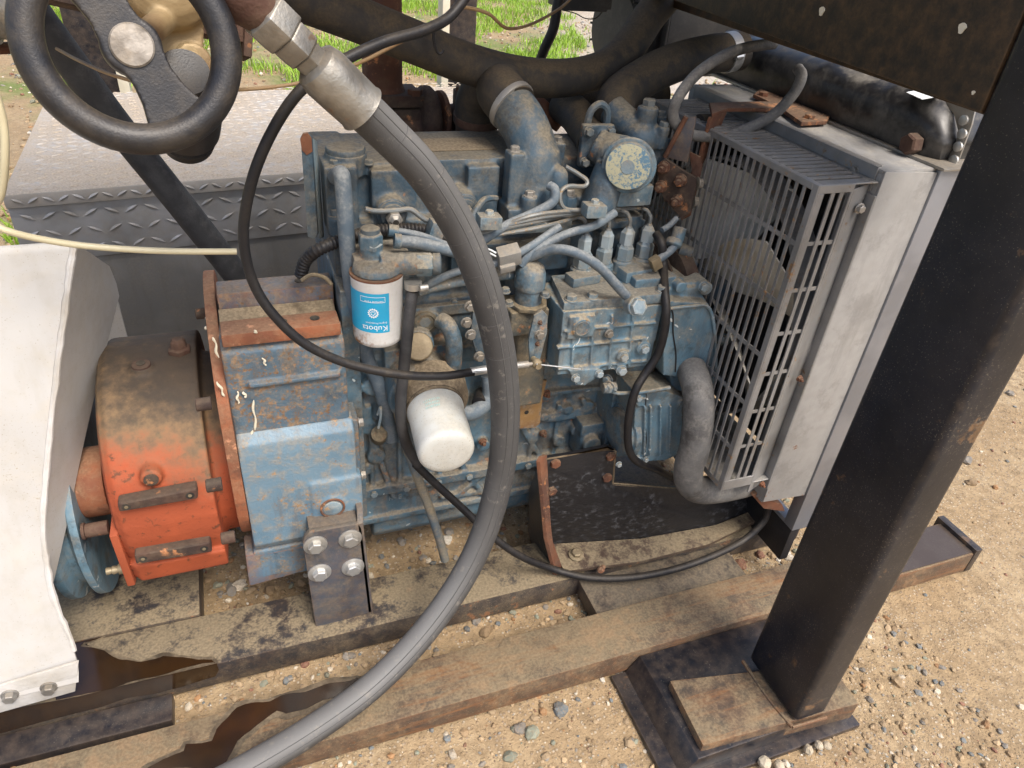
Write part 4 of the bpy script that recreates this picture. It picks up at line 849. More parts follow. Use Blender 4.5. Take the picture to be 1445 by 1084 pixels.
# ---------------- intake elbow
Ye = 1.0
b = MB()
base = [U(x, y, Y=.975) for x, y in ((708, 288), (812, 280), (815, 305), (710, 315))]; zb_ = min(p[2] for p in base)
c = U(757, 265, Y=1.015)
b.box(c[0]-.055, c[0]+.052, .985, 1.065, c[2]-.045, c[2]-.022)
b.tube(spl([c+V(0, .010, -.04), c+V(0, .012, .01), c+V(-.002, .020, .05), c+V(-.012, .05, .085), c+V(-.024, .085, .105)], 6), [.043]*6+[.041]*6+[.037]*13, 26)
b.cyl(c+V(.024, -.030, -.03), c+V(.024, -.022, .025), .016); b.ball(c+V(.024, -.022, .025), .016)
b.box(c[0]-.052, c[0]-.030, 1.0, 1.03, c[2]-.03, c[2]+.058); b.box(c[0]+.032, c[0]+.050, 1.03, 1.06, c[2]-.03, c[2]+.062)
b.cyl(c+V(-.022, -.028, -.03), c+V(-.022, -.028, -.002), .013); b.cyl(c+V(.048, -.02, -.03), c+V(.048, -.02, -.006), .014)
ie = b.obj('intake_elbow', 'blue_shaded', eng, remesh=.0024, it=4)
for p, s_ in ((c+V(-.041, 0, .058), .9), (c+V(.041, .03, .062), .9), (c+V(-.022, -.028, -.002), .95), (c+V(.048, -.02, -.006), 1.0)): put('bolt', B_ZINC_S, eng, p, (0, 0, 1), random.random(), 1.35*s_)
b = MB(); b.box(c[0]-.056, c[0]+.054, .984, 1.066, c[2]-.062, c[2]-.0455); b.obj('elbow_gasket_spacer', 'blue_clean', eng, bevel=.002)
b = MB(); b.box(c[0]-.062, c[0]+.105, 1.0, 1.07, c[2]-.16, c[2]-.0625); b.cyl(c+V(-.03, -.03, -.16), c+V(-.03, -.03, -.075), .025); b.obj('intake_manifold', 'blue_shaded', eng, remesh=.003, it=3)
# ---------------- thermostat housing with round damper disc
d = U(886, 236, Y=.955); vw = unit(CAM-d); nrm = unit(vw*V(1, 1, .35)+V(-.1, 0, 0))
b = MB(); f = U(840, 205, Y=1.04)
b.obox(f, V(.027, -.002, 0), V(0, .006, 0), V(0, 0, .033)); b.tube(spl([f, f+V(.012, -.012, -.005), d-nrm*.05, d-nrm*.02], 6), [.026]*6+[.029]*13, 20)
b.cyl(d-nrm*.03+V(-.02, .02, -.01), d+V(-.028, .03, -.085), .026, .03); b.box(d[0]-.065, d[0]+.045, 1.0, 1.05, d[2]-.10, d[2]-.06)
b.obox(f+V(.02, -.02, .012), V(.018, -.018, 0), V(.003, .003, 0), V(0, 0, .012))
b.obj('thermostat_housing', 'blue_shaded', eng, remesh=.0024, it=3)
dk = thing
b = MB(); b.lathe(d-nrm*.022, nrm, [(0, .025), (.002, .041), (.010, .042), (.012, .040), (.012, .036), (.019, .036), (.021, .034)], 48); disc = b.obj('damper_disc', 'blue', eng, bevel=.0008)
k = NT('disc_face'); n1 = k.noise(230, 4, .7); n2 = k.noise(16, 3); sz_ = N(k.t, 'ShaderNodeSeparateXYZ'); k.L(k.pos, sz_.inputs[0])
col = k.mix(k.ramp(k.math('ADD', n1, k.math('MULTIPLY', k.math('SUBTRACT', n2, .5), .8)), .38, .55), (.10, .19, .26), (.42, .40, .27)); k.L(col, k.b.inputs['Base Color']); k.b.inputs['Roughness'].default_value = .8; k.bump(n1, .3, .001)
MB().lathe(d-nrm*.0008, nrm, [(0, .0335), (.0006, .0335), (.0007, .033)], 48).obj('disc_face', 'disc_face', disc)
MB().lathe(d+nrm*.0001, nrm, [(0, .0105), (.0006, .0105)], 32).obj('disc_centre', 'blue', disc)
for (i, j) in ((-1, 1), (1, 1), (-1, -1)): put('bolt', B_DARK, eng, f+V(.019*i, -.008, .024*j), (0, -1, 0), 0, .75)
b = MB(); a_ = U(845, 160, Y=1.06); b.tube(spl([a_+V(-.018, 0, -.03), a_+V(-.015, 0, .002), a_+V(0, 0, .014), a_+V(.015, 0, .002), a_+V(.016, 0, -.03)], 6), .006, 8); b.obj('lifting_eye', 'blue_shaded', eng)
# coolant outlet neck, sender stubs
o_ = U(905, 195, Y=1.05); b = MB()
b.ball(o_, .034, 20, 12, (1, .9, .85)); b.cyl(o_+V(.003, 0, .0), o_+V(.003, 0, .05), .017); b.cyl(o_+V(.022, -.02, -.01), o_+V(.024, -.022, .024), .011)
b.cyl(o_, o_+V(-.03, .06, .03), .026); b.box(o_[0]-.01, o_[0]+.045, o_[1]-.02, o_[1]+.03, o_[2]-.045, o_[2]+.005); b.cyl(o_+V(.035, .01, 0), o_+V(.035, .01, .032), .010)
b.obj('coolant_outlet', 'blue_shaded', eng, remesh=.0024, it=3)
put('bolt', B_DARK, eng, o_+V(.003, 0, .049), (0, 0, 1), .4, 1.2); put('bolt', B_DARK, eng, o_+V(.024, -.022, .023), (0, 0, 1), .4, .9); put('bolt', B_DARK, eng, o_+V(.035, .01, .031), (0, 0, 1), .1, .9)
p0 = U(890, 265, Y=.985); b = MB(); b.box(p0[0]-.022, p0[0]+.04, .98, 1.03, p0[2]-.03, p0[2]+.004); b.obj('outlet_foot', 'blue', eng, bevel=.004); put('bolt', B_BLUE, eng, p0+V(.022, .01, .004), (0, 0, 1), .3, 1.1)
# ---------------- rusty alternator stay plates with nuts
rp = thing('alternator_stay', 'rusty plate bracket with five rusty nuts beside the fan guard', 'bracket', tuple(U(955, 260, Y=1.0)))
b = MB(); L = [(938, 224), (962, 240), (981, 251), (982, 262), (974, 300), (962, 310), (935, 278), (925, 235)]
nv = unit(V(-.75, -.66, 0)); 
def onplane(x, y, p, n_): dd = ray(x, y); return CAM+dd*(np.dot(p-CAM, n_)/np.dot(dd, n_))
P0 = U(955, 265, Y=.985)
b.prism([onplane(x, y, P0, nv) for x, y in L], -nv*.008); b.obj('plate', 'rust_dark', rp, bevel=.0012)
nut = bolt_mesh('rusty_nut', 'rust', .0095, .009, 1.1, .007)
for (x, y) in ((937, 236), (933, 263), (961, 254), (956, 283)): put('nut', nut, rp, onplane(x, y, P0, nv), nv, random.random())
P1 = P0-nv*.028; b = MB()
b.prism([onplane(x, y, P1, nv) for x, y in ((972, 214), (988, 222), (991, 235), (974, 305), (962, 311), (958, 304), (976, 240))], -nv*.005); b.obj('rear_plate', 'rust', rp, bevel=.001)
b = MB(); P2 = P0-nv*.012; b.prism([onplane(x, y, P2, nv) for x, y in ((968, 166), (982, 165), (970, 230), (940, 222))], -nv*.006); b.obj('upper_strap', 'bracket_grey', rp, bevel=.001)
b = MB(); b.tube([onplane(x, y, P0-nv*.01, nv) for x, y in ((968, 165), (952, 195), (938, 222))], .004, 8); b.obj('strap_edge', 'rust', rp)
b = MB(); q = U(960, 190, Y=1.08); b.cyl(U(985, 178, Y=1.08), U(1012, 178, Y=1.08), .02); b.obj('rubber_bush', 'rubber_brown', rp, bevel=.003)
for (x, y) in ((980, 259), (974, 285)): put('washer', B_ZINC_S, rp, onplane(x, y, P0-nv*.009, nv)+V(.006, 0, 0), (1, -.2, 0), 0, 1.3)

# ---------------- injection pump
ip = MB(); YP = .878
def fr(x, y, Y=YP): return U(x, y, Y=Y)
tl, tr, br, bl = fr(795, 440), fr(937, 430), fr(916, 516), fr(786, 530)
ip.hexa([bl, br, br+V(0, .10, 0), bl+V(0, .10, 0), tl, tr, tr+V(0, .10, 0), tl+V(0, .10, 0)])
# ribs on the face
for (a0, a1) in (((808, 448), (806, 526)), ((836, 446), (832, 525)), ((863, 443), (858, 520)), ((892, 441), (886, 516)), ((785, 490), (912, 476)), ((795, 466), (925, 454)), ((786, 520), (912, 508))):
    p, q = fr(*a0), fr(*a1); ip.obox((p+q)/2, (q-p)/2, V(0, .005, 0), unit(np.cross(q-p, (0, 1, 0)))*.0022)
q = fr(818, 459); ip.obox(q, V(.022, 0, 0), V(0, .006, 0), V(0, 0, .020)); ip.cyl(q, q-V(0, .010, 0), .016)
for (x, y, r) in ((877, 500, .011), (874, 518, .009), (906, 489, .013), (858, 468, .007)): q = fr(x, y); ip.cyl(q+V(0, .01, 0), q-V(0, .007, 0), r)
q = fr(822, 524); ip.prism([fr(800, 520), fr(845, 518), fr(842, 528), fr(822, 541), fr(812, 540)], (0, -.008, 0))
pump = ip.obj('injection_pump', 'blue_clean', eng, remesh=.0020, it=2)
# top plate and its screws
zt0 = fr(795, 430)[2]
T = [U(x, y, Z=zt0) for x, y in ((777, 388), (796, 428), (941, 414), (921, 376))]
b = MB(); b.prism([(p[0], p[1], zt0-.018) for p in T], (0, 0, .018)); b.obj('top_plate', 'blue', pump, bevel=.004)
for (x, y) in ((806, 423), (836, 420), (934, 410)): put('bolt', B_BLUE, pump, U(x, y, Z=zt0), (0, 0, 1), random.random(), 1.0)
# delivery valve holders and unions
DV = [((821, 375), (828, 341), (829, 322)), ((851, 368), (858, 337), (860, 318)), ((880, 364), (886, 332), (888, 316)), ((908, 360), (915, 330), (917, 314))]
tops = []
hx1 = MB().lathe((0, 0, 0), (0, 0, 1), [(0, .0150), (.020, .0150), (.023, .0125), (.026, .011)], 6).mesh('valve_holder', ang=25); hx1.materials.append(MATS['blue'])
hx2 = MB().lathe((0, 0, 0), (0, 0, 1), [(0, .0118), (.020, .0118), (.023, .0095), (.028, .006)], 6).mesh('union_nut', ang=25); hx2.materials.append(MATS['blue_clean'])
for i, (a, c2, e) in enumerate(DV):
    pb = U(*a, Z=zt0+.020); yy = pb[1]
    b = MB(); b.lathe((pb[0], yy, zt0-.001), (0, 0, 1), [(0, .019), (.016, .018), (.019, .015), (.021, .015)], 24); b.obj('valve_seat', 'blue', pump)
    zb2 = zt0+.020; put('valve_holder', hx1, pump, (pb[0], yy, zb2), (0, 0, 1), .2+i*.3)
    put('union_nut', hx2, pump, (pb[0], yy, zb2+.026), (0, 0, 1), .5+i*.4); tops.append(V(pb[0], yy, zb2+.052))
b = MB(); q = U(895, 385, Z=zt0+.01); b.obox(q, V(.026, .004, 0), V(-.002, .014, 0), V(0, 0, .010)); b.obj('clamp_block', 'blue', pump, bevel=.003)
b = MB(); q = U(822, 392, Z=zt0+.008); b.obox(q, V(.026, .004, 0), V(-.002, .014, 0), V(0, 0, .008)); b.obj('clamp_block', 'blue', pump, bevel=.003)
put('screw', B_ZINC_S, pump, U(898, 386, Z=zt0+.01)+V(0, -.013, 0), (0, -1, 0), 0, .7)
# face details
MB().lathe(fr(818, 459)-V(0, .0105, 0), (0, -1, 0), [(0, .0125), (.001, .0125), (.0011, .0118), (.0004, .011), (.0004, .002)], 28).obj('window_plug', 'blue', pump)
for (x, y, s_) in ((877, 500, 1.0), (874, 519, 1.1), (906, 489, 1.0)): put('bolt', B_BLUE_S, pump, fr(x, y)-V(0, .007, 0), (0, -1, 0), random.random(), 1.15*s_)
for (x, y) in ((809, 529), (842, 523)): put('bolt', B_BLUE_S, pump, fr(x, y)-V(0, .009, 0), (0, -1, 0), random.random(), 1.0)
put('screw', B_ZINC_S, pump, fr(857, 468)-V(0, .006, 0), (0, -1, 0), .2, 1.0)
# banjo bolt and feed hose
q = U(884, 421, Z=zt0)+V(0, -.016, -.004); ax = unit(V(.05, -.85, .35))
MB().lathe(q, ax, [(0, .014), (.014, .014), (.016, .012)], 24).obj('banjo', 'blue', pump)
put('banjo_bolt', bolt_mesh('banjo_hex', 'blue_clean', .0135, .009, 1.12), pump, q+ax*.015, ax, .3)
# control lever plate and speed lever
YL = .872
b = MB(); b.prism([U(x, y, Y=YL) for x, y in ((754, 446), (766, 438), (773, 446), (772, 470), (762, 508), (748, 512), (746, 480))], (0, .005, 0)); lv = b.obj('control_lever', 'blue', eng, bevel=.001)
put('bolt', B_ZINC_S, eng, U(761, 472, Y=YL), (0, -1, 0), .3, 1.1); put('bolt', B_RUST_S, eng, U(762, 455, Y=YL), (0, -1, 0), .3, .4); put('bolt', B_RUST_S, eng, U(758, 485, Y=YL), (0, -1, 0), .3, .4)
# shut-off solenoid
s0 = U(745, 425, Y=.93); b = MB(); b.lathe(s0, (0, 0, 1), [(0, .021), (.004, .0215), (.024, .021), (.025, .0235), (.030, .0245), (.050, .0235), (.060, .020), (.066, .012), (.068, .004)], 32)
b.obj('shut_off_solenoid', 'blue', eng, ang=50)
b = MB(); b.lathe(s0+V(0, 0, -.006), (0, 0, 1), [(0, .032), (.006, .032), (.007, .03)], 8); b.obj('solenoid_flange', 'bell_dirty', eng, bevel=.001)
b = MB(); b.box(s0[0]-.035, s0[0]+.03, .91, 1.0, s0[2]-.05, s0[2]-.007); b.box(s0[0]-.015, s0[0]+.04, .92, 1.0, s0[2]-.2, s0[2]-.05); b.obj('governor_case', 'bell_dirty', eng, remesh=.0028, it=3)
for (x, y) in ((713, 412), (769, 418), (718, 430)): put('bolt', B_DARK, eng, U(x, y, Y=.905), (0, 0, 1), 0, .7)
# ---------------- timing gear case in front of the pump
b = MB(); YG = .880
G = [U(x, y, Y=YG) for x, y in ((946, 425), (1000, 428), (1012, 470), (1014, 525), (985, 536), (936, 530), (936, 470))]
b.prism(G, (0, .11, 0))
for (x, y, r) in ((992, 404, .014), (1020, 477, .014), (1000, 535, .014), (957, 402, .012)): q = U(x, y, Y=YG+.02); b.cyl(q+V(0, .03, 0), q+V(0, -.012, 0), r*.85); b.obox(q+V(-.012, .02, -.004), V(.018, 0, 0), V(0, .012, 0), V(0, 0, .010))
b.prism([U(x, y, Y=.90) for x, y in ((942, 408), (985, 405), (1000, 430), (945, 428))], (0, .09, 0))
b.prism([U(x, y, Y=.895) for x, y in ((945, 530), (978, 530), (972, 552), (950, 552))], (0, .05, 0))
gc = b.obj('timing_gear_case', 'blue_clean', eng, remesh=.0022, it=4)
b = MB(); b.tube(PP([(947, 436, .878), (950, 445, .8785), (950, 470, .8785), (954, 500, .8785), (953, 525, .878)]), .0011, 6); b.obj('gasket_line', 'rubber_black', eng)
b = MB(); b.box(.60, .66, .93, 1.20, .30, .66); b.cyl((.64, 1.06, .62), (.69, 1.06, .62), .06); b.box(.585, .66, .905, .99, .585, .70); b.obj('front_cover', 'blue', eng, remesh=.003, it=3)
for (x, y) in ((965, 368), (975, 385), (958, 352)): q = U(x, y, Y=.99); MB().cyl(q, q+V(.02, -.012, -.004), .013, .011).obj('cover_boss', 'blue_shaded', eng, bevel=.002)
b = MB(); L_ = PP([(939, 436, .878), (975, 432, .877), (1000, 434, .876), (1009, 470, .876), (1011, 522, .877)], 6); b.tube(L_, .0028, 8); b.obj('case_rim', 'blue_clean', eng)
for (x, y) in ((1020, 477), (1000, 533), (992, 404)): put('bolt', B_BLUE, eng, U(x, y, Y=.885), (0, -1, 0), random.random(), .9)
# ---------------- blue hydraulic charge pump below the pump drive
b = MB(); YH = .862
b.prism([U(x, y, Y=YH) for x, y in ((897, 556), (938, 552), (964, 560), (962, 640), (938, 650), (900, 652), (893, 640))], (0, .075, 0))
b.cyl(U(890, 610, Y=.91), U(930, 605, Y=.91), .045); 
for (x, y, r) in ((958, 563, .008), (956, 643, .008), (899, 645, .009), (899, 562, .009)): q = U(x, y, Y=YH+.01); b.cyl(q+V(0, .03, 0), q-V(0, .014, 0), r)
for x in (908, 916, 930, 944): p, q = U(x, 570, Y=YH), U(x-1, 640, Y=YH); b.obox((p+q)/2, (q-p)/2, V(0, .008, 0), V(.0022, 0, 0))
hp = b.obj('charge_pump', 'blue_clean', eng, remesh=.0020, it=2)
b = MB(); b.tube(PP([(912, 556, .858), (910, 590, .858), (912, 620, .858), (909, 650, .858)]), .0009, 6); b.obj('pump_joint', 'rubber_black', hp)
for (x, y) in ((901, 562), (899, 646), (911, 648), (873, 655)): put('bolt', B_BLUE_S, hp, U(x, y, Y=YH-.006), (0, -1, 0), random.random(), .8)
MB().lathe(U(884, 605, Y=.90), (-1, -.1, 0), [(0, .05), (.012, .05), (.014, .044), (.02, .044), (.022, .03)], 36).obj('pump_flange', 'blue', eng, bevel=.001)
b = MB(); b.box(.555, .64, .945, .99, .30, .38); b.cyl((.575, .945, .34), (.575, .93, .34), .018); b.obj('pump_pad', 'blue', eng, remesh=.0026, it=4)
# small feed pipe with banjo under the pump
b = MB(); b.tube(PP([(862, 552, .87), (875, 555, .868), (905, 553, .86), (945, 547, .862)]), .0035, 10); b.obj('feed_pipe', 'blue_clean', eng)
put('banjo_bolt', B_BLUE, eng, U(860, 546, Y=.872), (-.8, -.5, 0), 0, 1.1); put('banjo_bolt', B_BLUE, eng, U(858, 535, Y=.89), (-.8, -.5, 0), 0, .9)
MB().cyl(U(850, 548, Y=.872), U(868, 546, Y=.872), .009).obj('banjo_body', 'blue', eng, bevel=.001)
# ---------------- rusty tab plate on the block
b = MB(); b.prism([U(x, y, Y=.945) for x, y in ((718, 541), (772, 537), (766, 560), (762, 598), (755, 604), (720, 606))], (0, .005, 0)); tb_ = b.obj('tab_plate', 'rust_orange', eng, bevel=.001)
tb_.data.materials[0] = paint('tab_rust', (.30, .18, .065), (.20, .10, .04), rough=.8, dust=.4, rust=.5, rustcol=(.13, .10, .08), rscale=30, film=.4)
for (x, y) in ((746, 552), (743, 582)): MB().lathe(U(x, y, Y=.9448), (0, -1, 0), [(0, .0042), (.0004, .0042)], 14).obj('bolt_hole', 'dark_hole', tb_)
put('bolt', B_RUST_S, eng, U(771, 555, Y=.95), (0, -1, 0), 0, .8)
for (x, y) in ((766, 611), (681, 623)): put('bolt', B_RUST_S, eng, U(x, y, Y=.972), (0, -1, 0), 0, .8)
# ---------------- fuel filter
fc = V(.174, .930, 0); FR = .0365; fz0, fz1 = .632, .742
th0 = math.atan2(CAM[1]-fc[1], CAM[0]-fc[0])
b = MB(); b.lathe((fc[0], fc[1], fz0), (0, 0, 1), [(0, .020), (.001, .030), (.005, .0348), (.012, FR), (.102, FR), (.106, FR+.0012), (.109, FR+.001)], 56)
k = NT('filter_white')                             # white enamel, rust bleeding up from the lower rim
sx = N(k.t, 'ShaderNodeSeparateXYZ'); k.L(k.pos, sx.inputs[0]); n1 = k.noise(26, 5, .7, k.scale(1, 1, .55)); n2 = k.noise(140, 3)
rs_ = k.math('ADD', k.math('MULTIPLY', k.math('SUBTRACT', .662, sx.outputs[2]), 9.0), k.math('MULTIPLY', k.math('SUBTRACT', .172, sx.outputs[0]), 6.0))
rm_ = k.math('MULTIPLY', k.ramp(k.math('ADD', n1, k.math('MINIMUM', rs_, .12)), .56, .68), k.ramp(sx.outputs[2], .668, .655))
col = k.mix(k.math('MULTIPLY', k.ramp(n2, .45, .7), .15), (.66, .66, .64), (.40, .34, .24)); col = k.mix(rm_, col, k.mix(k.ramp(n2, .35, .6), (.42, .20, .045), (.26, .09, .025)))
k.L(col, k.b.inputs['Base Color']); k.b.inputs['Roughness'].default_value = .35
ff = b.obj('fuel_filter', 'filter_white', eng, ang=40)
MB().lathe((fc[0], fc[1], fz1-.002), (0, 0, 1), [(0, FR+.0016), (.0028, FR+.0014), (.003, .03)], 48).obj('filter_rim', 'rust', ff)
def wrap(b, phi0, phi1, za, zb2, r, n=24):
    vs = []
    for i in range(n+1):
        t = th0+R(phi0+(phi1-phi0)*i/n)
        for rr2, z in ((r, za), (r, zb2)): vs.append((fc[0]+rr2*math.cos(t), fc[1]+rr2*math.sin(t), z))
    b.add(vs, [(2*i, 2*i+2, 2*i+3, 2*i+1) for i in range(n)]); return b
lz0, lz1 = .662, .724
wrap(MB(), -130, 26, lz0, lz1, FR+.0003).obj('label', 'cyan', ff)
def print_on(s, size, phi, z, mat='print_white', name='label_print'):
    """flat lettering wrapped round the can, upside down as the filter hangs inverted"""
    me = text_mesh(s, size)
    bm = bmesh.new(); bm.from_mesh(me); bmesh.ops.triangulate(bm, faces=bm.faces[:]); bm.to_mesh(me); bm.free()
    for v in me.vertices:
        t = th0+R(phi)-v.co.x/FR; v.co = Vector((fc[0]+(FR+.0006)*math.cos(t), fc[1]+(FR+.0006)*math.sin(t), z-v.co.y))
    return link(name, me, mat, ff)
print_on('Kubota', .0125, 22, .6735); print_on('Engine Protection', .0042, 20, .6795)
print_on('Genuine Parts', .0046, 13, .7135)
b = MB()                                               # outline round the words
for (a0, a1, z0_, z1_) in ((-38, 16, .7105, .7112), (-38, 16, .7185, .7192), (-38.8, -38, .7105, .7192), (16, 16.8, .7105, .7192)): wrap(b, a0, a1, z0_, z1_, FR+.0006, 12)
b.obj('label_outline', 'print_white', ff)
b = MB()                                               # cog emblem of rings and teeth
gzc, gph = .694, -10
def cog(r, a): t = th0+R(gph)+r*math.cos(a)/FR; return (fc[0]+(FR+.0006)*math.cos(t), fc[1]+(FR+.0006)*math.sin(t), gzc+r*math.sin(a))
for i in range(28):
    a0, a1 = 2*math.pi*i/28, 2*math.pi*(i+1)/28; ro = .0078 if i % 2 else .0066
    b.add([cog(.0052, a0), cog(ro, a0), cog(ro, a1), cog(.0052, a1)], [(0, 1, 2, 3)])
    if i % 4 < 2: b.add([cog(.0018, a0), cog(.004, a0), cog(.004, a1), cog(.0018, a1)], [(0, 1, 2, 3)])
b.obj('label_emblem', 'print_white', ff)
# filter head
b = MB(); b.lathe((fc[0], fc[1], fz1+.001), (0, 0, 1), [(0, FR-.002), (.010, FR-.004), (.014, .026), (.016, .02)], 36)
b.cyl((fc[0]+.006, fc[1], fz1+.012), (fc[0]+.065, fc[1]-.012, fz1+.012), .017); b.cyl((fc[0]-.005, fc[1]+.01, fz1), (fc[0]-.005, fc[1]+.01, fz1+.04), .016)
b.box(fc[0]-.03, fc[0]+.05, .935, 1.0, fz1+.0, fz1+.02)
fh = b.obj('filter_head', 'blue', eng, remesh=.002, it=4)
MB().lathe((fc[0]-.005, fc[1]+.01, fz1+.032), (0, 0, 1), [(0, .018), (.019, .018), (.022, .015)], 6).obj('head_union', 'blue', fh, bevel=.0012)
MB().lathe((fc[0]-.005, fc[1]+.01, fz1+.054), (0, 0, 1), [(0, .013), (.006, .013), (.008, .010)], 24).obj('head_cap', 'blue_shaded', fh)
MB().lathe((fc[0]+.055, fc[1]-.010, fz1+.012), (1, -.2, 0), [(0, .019), (.020, .019), (.023, .016)], 6).obj('head_union', 'blue_clean', fh, bevel=.0012)
MB().lathe((fc[0]+.077, fc[1]-.0145, fz1+.012), (1, -.2, 0), [(0, .016), (.010, .0165), (.012, .013)], 24).obj('head_cap', 'blue_shaded', fh)
# ---------------- oil filter
t0, t1 = U(614, 578, Y=.893), U(631, 641, Y=.795); ax = unit(t1-t0); ln = np.linalg.norm(t1-t0); OR = .0445
b = MB(); b.lathe(t0, ax, [(0, OR*.9), (.002, OR+.001), (.006, OR+.001), (.008, OR-.0005), (ln-.012, OR-.001), (ln-.006, OR-.0018), (ln-.002, OR-.0045), (ln, OR-.008), (ln+.0012, OR-.016), (ln+.0016, .008)], 64)
of = b.obj('oil_filter', 'white_can', eng, ang=50)
MB().lathe(t0-ax*.004, ax, [(0, OR+.002), (.005, OR+.0022), (.006, OR)], 56).obj('filter_rim', 'brown_dusty', of)
MB().lathe(t0-ax*.05, ax, [(0, OR+.016), (.030, OR+.014), (.040, OR+.006), (.0455, OR+.003)], 48).obj('filter_base', 'brown_dusty', eng, ang=50)
u_, v_, d_ = frame(ax); upv = unit(V(0, 0, 1)-ax*ax[2]); sdv = np.cross(upv, ax)
for row, (w0, w1) in enumerate(((-.55, .05), (-.5, .02), (-.52, .0))):
    for j in range(9):
        a0 = w0+(w1-w0)*j/9; a1 = a0+(w1-w0)/9*random.uniform(.4, .85); z0_ = .020+row*.0075; z1_ = z0_+.0045
        f_ = lambda a, z: t0+ax*z+(upv*math.cos(a)-sdv*math.sin(a)*-1)*(OR+.0004)
        MB().add([f_(a0, z0_), f_(a1, z0_), f_(a1, z1_), f_(a0, z1_)], [(0, 1, 2, 3)]).obj('faded_print', 'teal_print', of)
me = text_mesh('E11', .005)
for v in me.vertices: p_ = t1+ax*.0009+sdv*(-.001+v.co.y)*1-upv*(v.co.x-.002); v.co = Vector(p_)
link('stamp', me, 'rubber_black', of)
for x in (.165, .225, .285, .345, .405, .465): put('bolt', B_BLUE, eng, (x, .974, .281), (0, -1, 0), random.random(), .8)
for (x, z) in ((.15, .66), (.205, .66), (.31, .655), (.40, .66), (.45, .655)): put('bolt', B_BLUE, eng, (x, .996, z-.012), (0, -1, 0), random.random(), .75)
# ---------------- details on the block face
MB().lathe(U(600, 455, Y=.974), (0, -1, 0), [(0, .020), (.003, .020), (.004, .015), (.002, .014), (.002, .010)], 32).obj('core_plug', 'bell_dirty', eng)
MB().lathe(U(600, 455, Y=.972), (0, -1, 0), [(0, .0095), (.0006, .0095)], 6).obj('plug_recess', 'blue_shaded', eng)
q = U(590, 490, Y=.952); MB().lathe(q, (-.1, -.75, .6), [(0, .022), (.010, .023), (.012, .021), (.0125, .01)], 32).obj('filler_cap', 'brass_zinc', eng, bevel=.001)
b = MB(); b.tube(PP([(622, 452, .965), (632, 460, .95), (640, 480, .94), (640, 510, .935), (636, 532, .935)]), .0135, 20); b.obj('coolant_pipe', 'blue', eng, ang=60)
b = MB(); b.tube([U(637, 527, Y=.935), U(636, 541, Y=.935)], .0155, 20); b.obj('hose_clamp', 'blue', eng, bevel=.001)
b = MB(); b.tube([U(643, 537, Y=.922), U(652, 540, Y=.920)], .004, 8); b.obj('clamp_screw', 'zinc_dull', eng)
b = MB(); b.tube(PP([(650, 585, .93), (672, 580, .935), (690, 560, .95), (690, 530, .96)]), .0135, 18); b.obj('oil_cooler_hose', 'rubber_blue', eng)
MB().cyl(U(680, 555, Y=.97), U(676, 570, Y=.94), .013).obj('sensor_plug', 'rubber_black', eng, bevel=.002)
b = MB(); b.prism([U(x, y, Y=.94) for x, y in ((668, 440), (700, 432), (700, 520), (690, 525), (672, 500), (664, 470))], (0, .01, 0)); b.obj('side_cover', 'blue_shaded', eng, bevel=.003)
for (x, y) in ((664, 472), (676, 503), (658, 455), (663, 432)): put('bolt', B_ZINC_S, eng, U(x, y, Y=.938), (0, -1, 0), random.random(), 1.2)
b = MB(); b.tube(spl([U(533, 585, Y=.955), U(537, 575, Y=.95), U(537, 590, Y=.945), U(534, 604, Y=.945)], 6), .0025, 8); b.obj('dipstick_loop', 'cyan', eng)
bpy.data.objects['dipstick_loop'].data.materials[0] = MATS['blue_clean']
MB().cyl(U(534, 618, Y=.99), U(535, 612, Y=.955), .014).obj('dipstick_boss', 'bell_dirty', eng, bevel=.003)
# ================================================================ PIPES AND SMALL LINES ON THE ENGINE
def steel(pts, r=.0034, mat='steel_pipe', name='injection_pipe', n=8):
    b = MB(); b.tube(spl(pts, 10), r, n); return b.obj(name, mat, eng)
lines = [(0, (690, 327), (760, 312), (808, 307)), (1, (692, 333), (770, 319), (842, 303)), (2, (700, 322), (770, 306), (868, 298)), (3, (712, 317), (770, 301), (898, 295))]
for i, l1, l2, l3 in lines:
    t = tops[i]; q3 = U(*l3, Y=t[1]+.01); 
    steel([t-V(0, 0, .01), t+V(0, 0, .012), V(t[0]-.002, t[1]+.002, q3[2]-.008), V(t[0]-.010, t[1]+.006, q3[2]), q3+V(-.010, .004, 0), U(*l2, Y=.945), U(*l1, Y=.95), U(l1[0]-45, l1[1]+8, Y=.965)])
    MB().lathe(t-V(0, 0, .002), (0, 0, 1), [(0, .0062), (.005, .0055), (.007, .004)], 14).obj('pipe_sleeve', 'steel_pipe', eng)
# two pipes that loop up to the head
steel([U(x, y, Y=Y) for x, y, Y in ((798, 235, .99), (815, 245, .985), (828, 255, .98), (824, 263, .975), (802, 263, .97), (791, 272, .965), (792, 288, .96), (802, 296, .957), (830, 296, .95))])
steel([U(x, y, Y=Y) for x, y, Y in ((672, 318, .97), (668, 305, .98), (680, 285, .99), (690, 280, 1.0), (700, 280, 1.01))], .005, 'blue_shaded')
for (x, y) in ((690, 312), (838, 296)):
    q = U(x, y, Y=.938); b = MB(); b.obox(q, V(.017, 0, -.001), V(0, .012, 0), V(0, 0, .010)); b.obj('pipe_clamp', 'blue', eng, bevel=.003); put('bolt', B_BLUE_S, eng, q+V(0, 0, .010), (0, 0, 1), .3, 1.0)
def hose(name, L, r, mat='rubber_blue', n=16, k=10):
    b = MB(); b.tube(PP(L, k), r, n); return b.obj(name, mat, eng, ang=60)
hose('fuel_hose', [(884, 418, .868), (872, 405, .868), (845, 376, .875), (815, 358, .885), (790, 352, .90), (765, 356, .92), (720, 375, .95)], .0075)
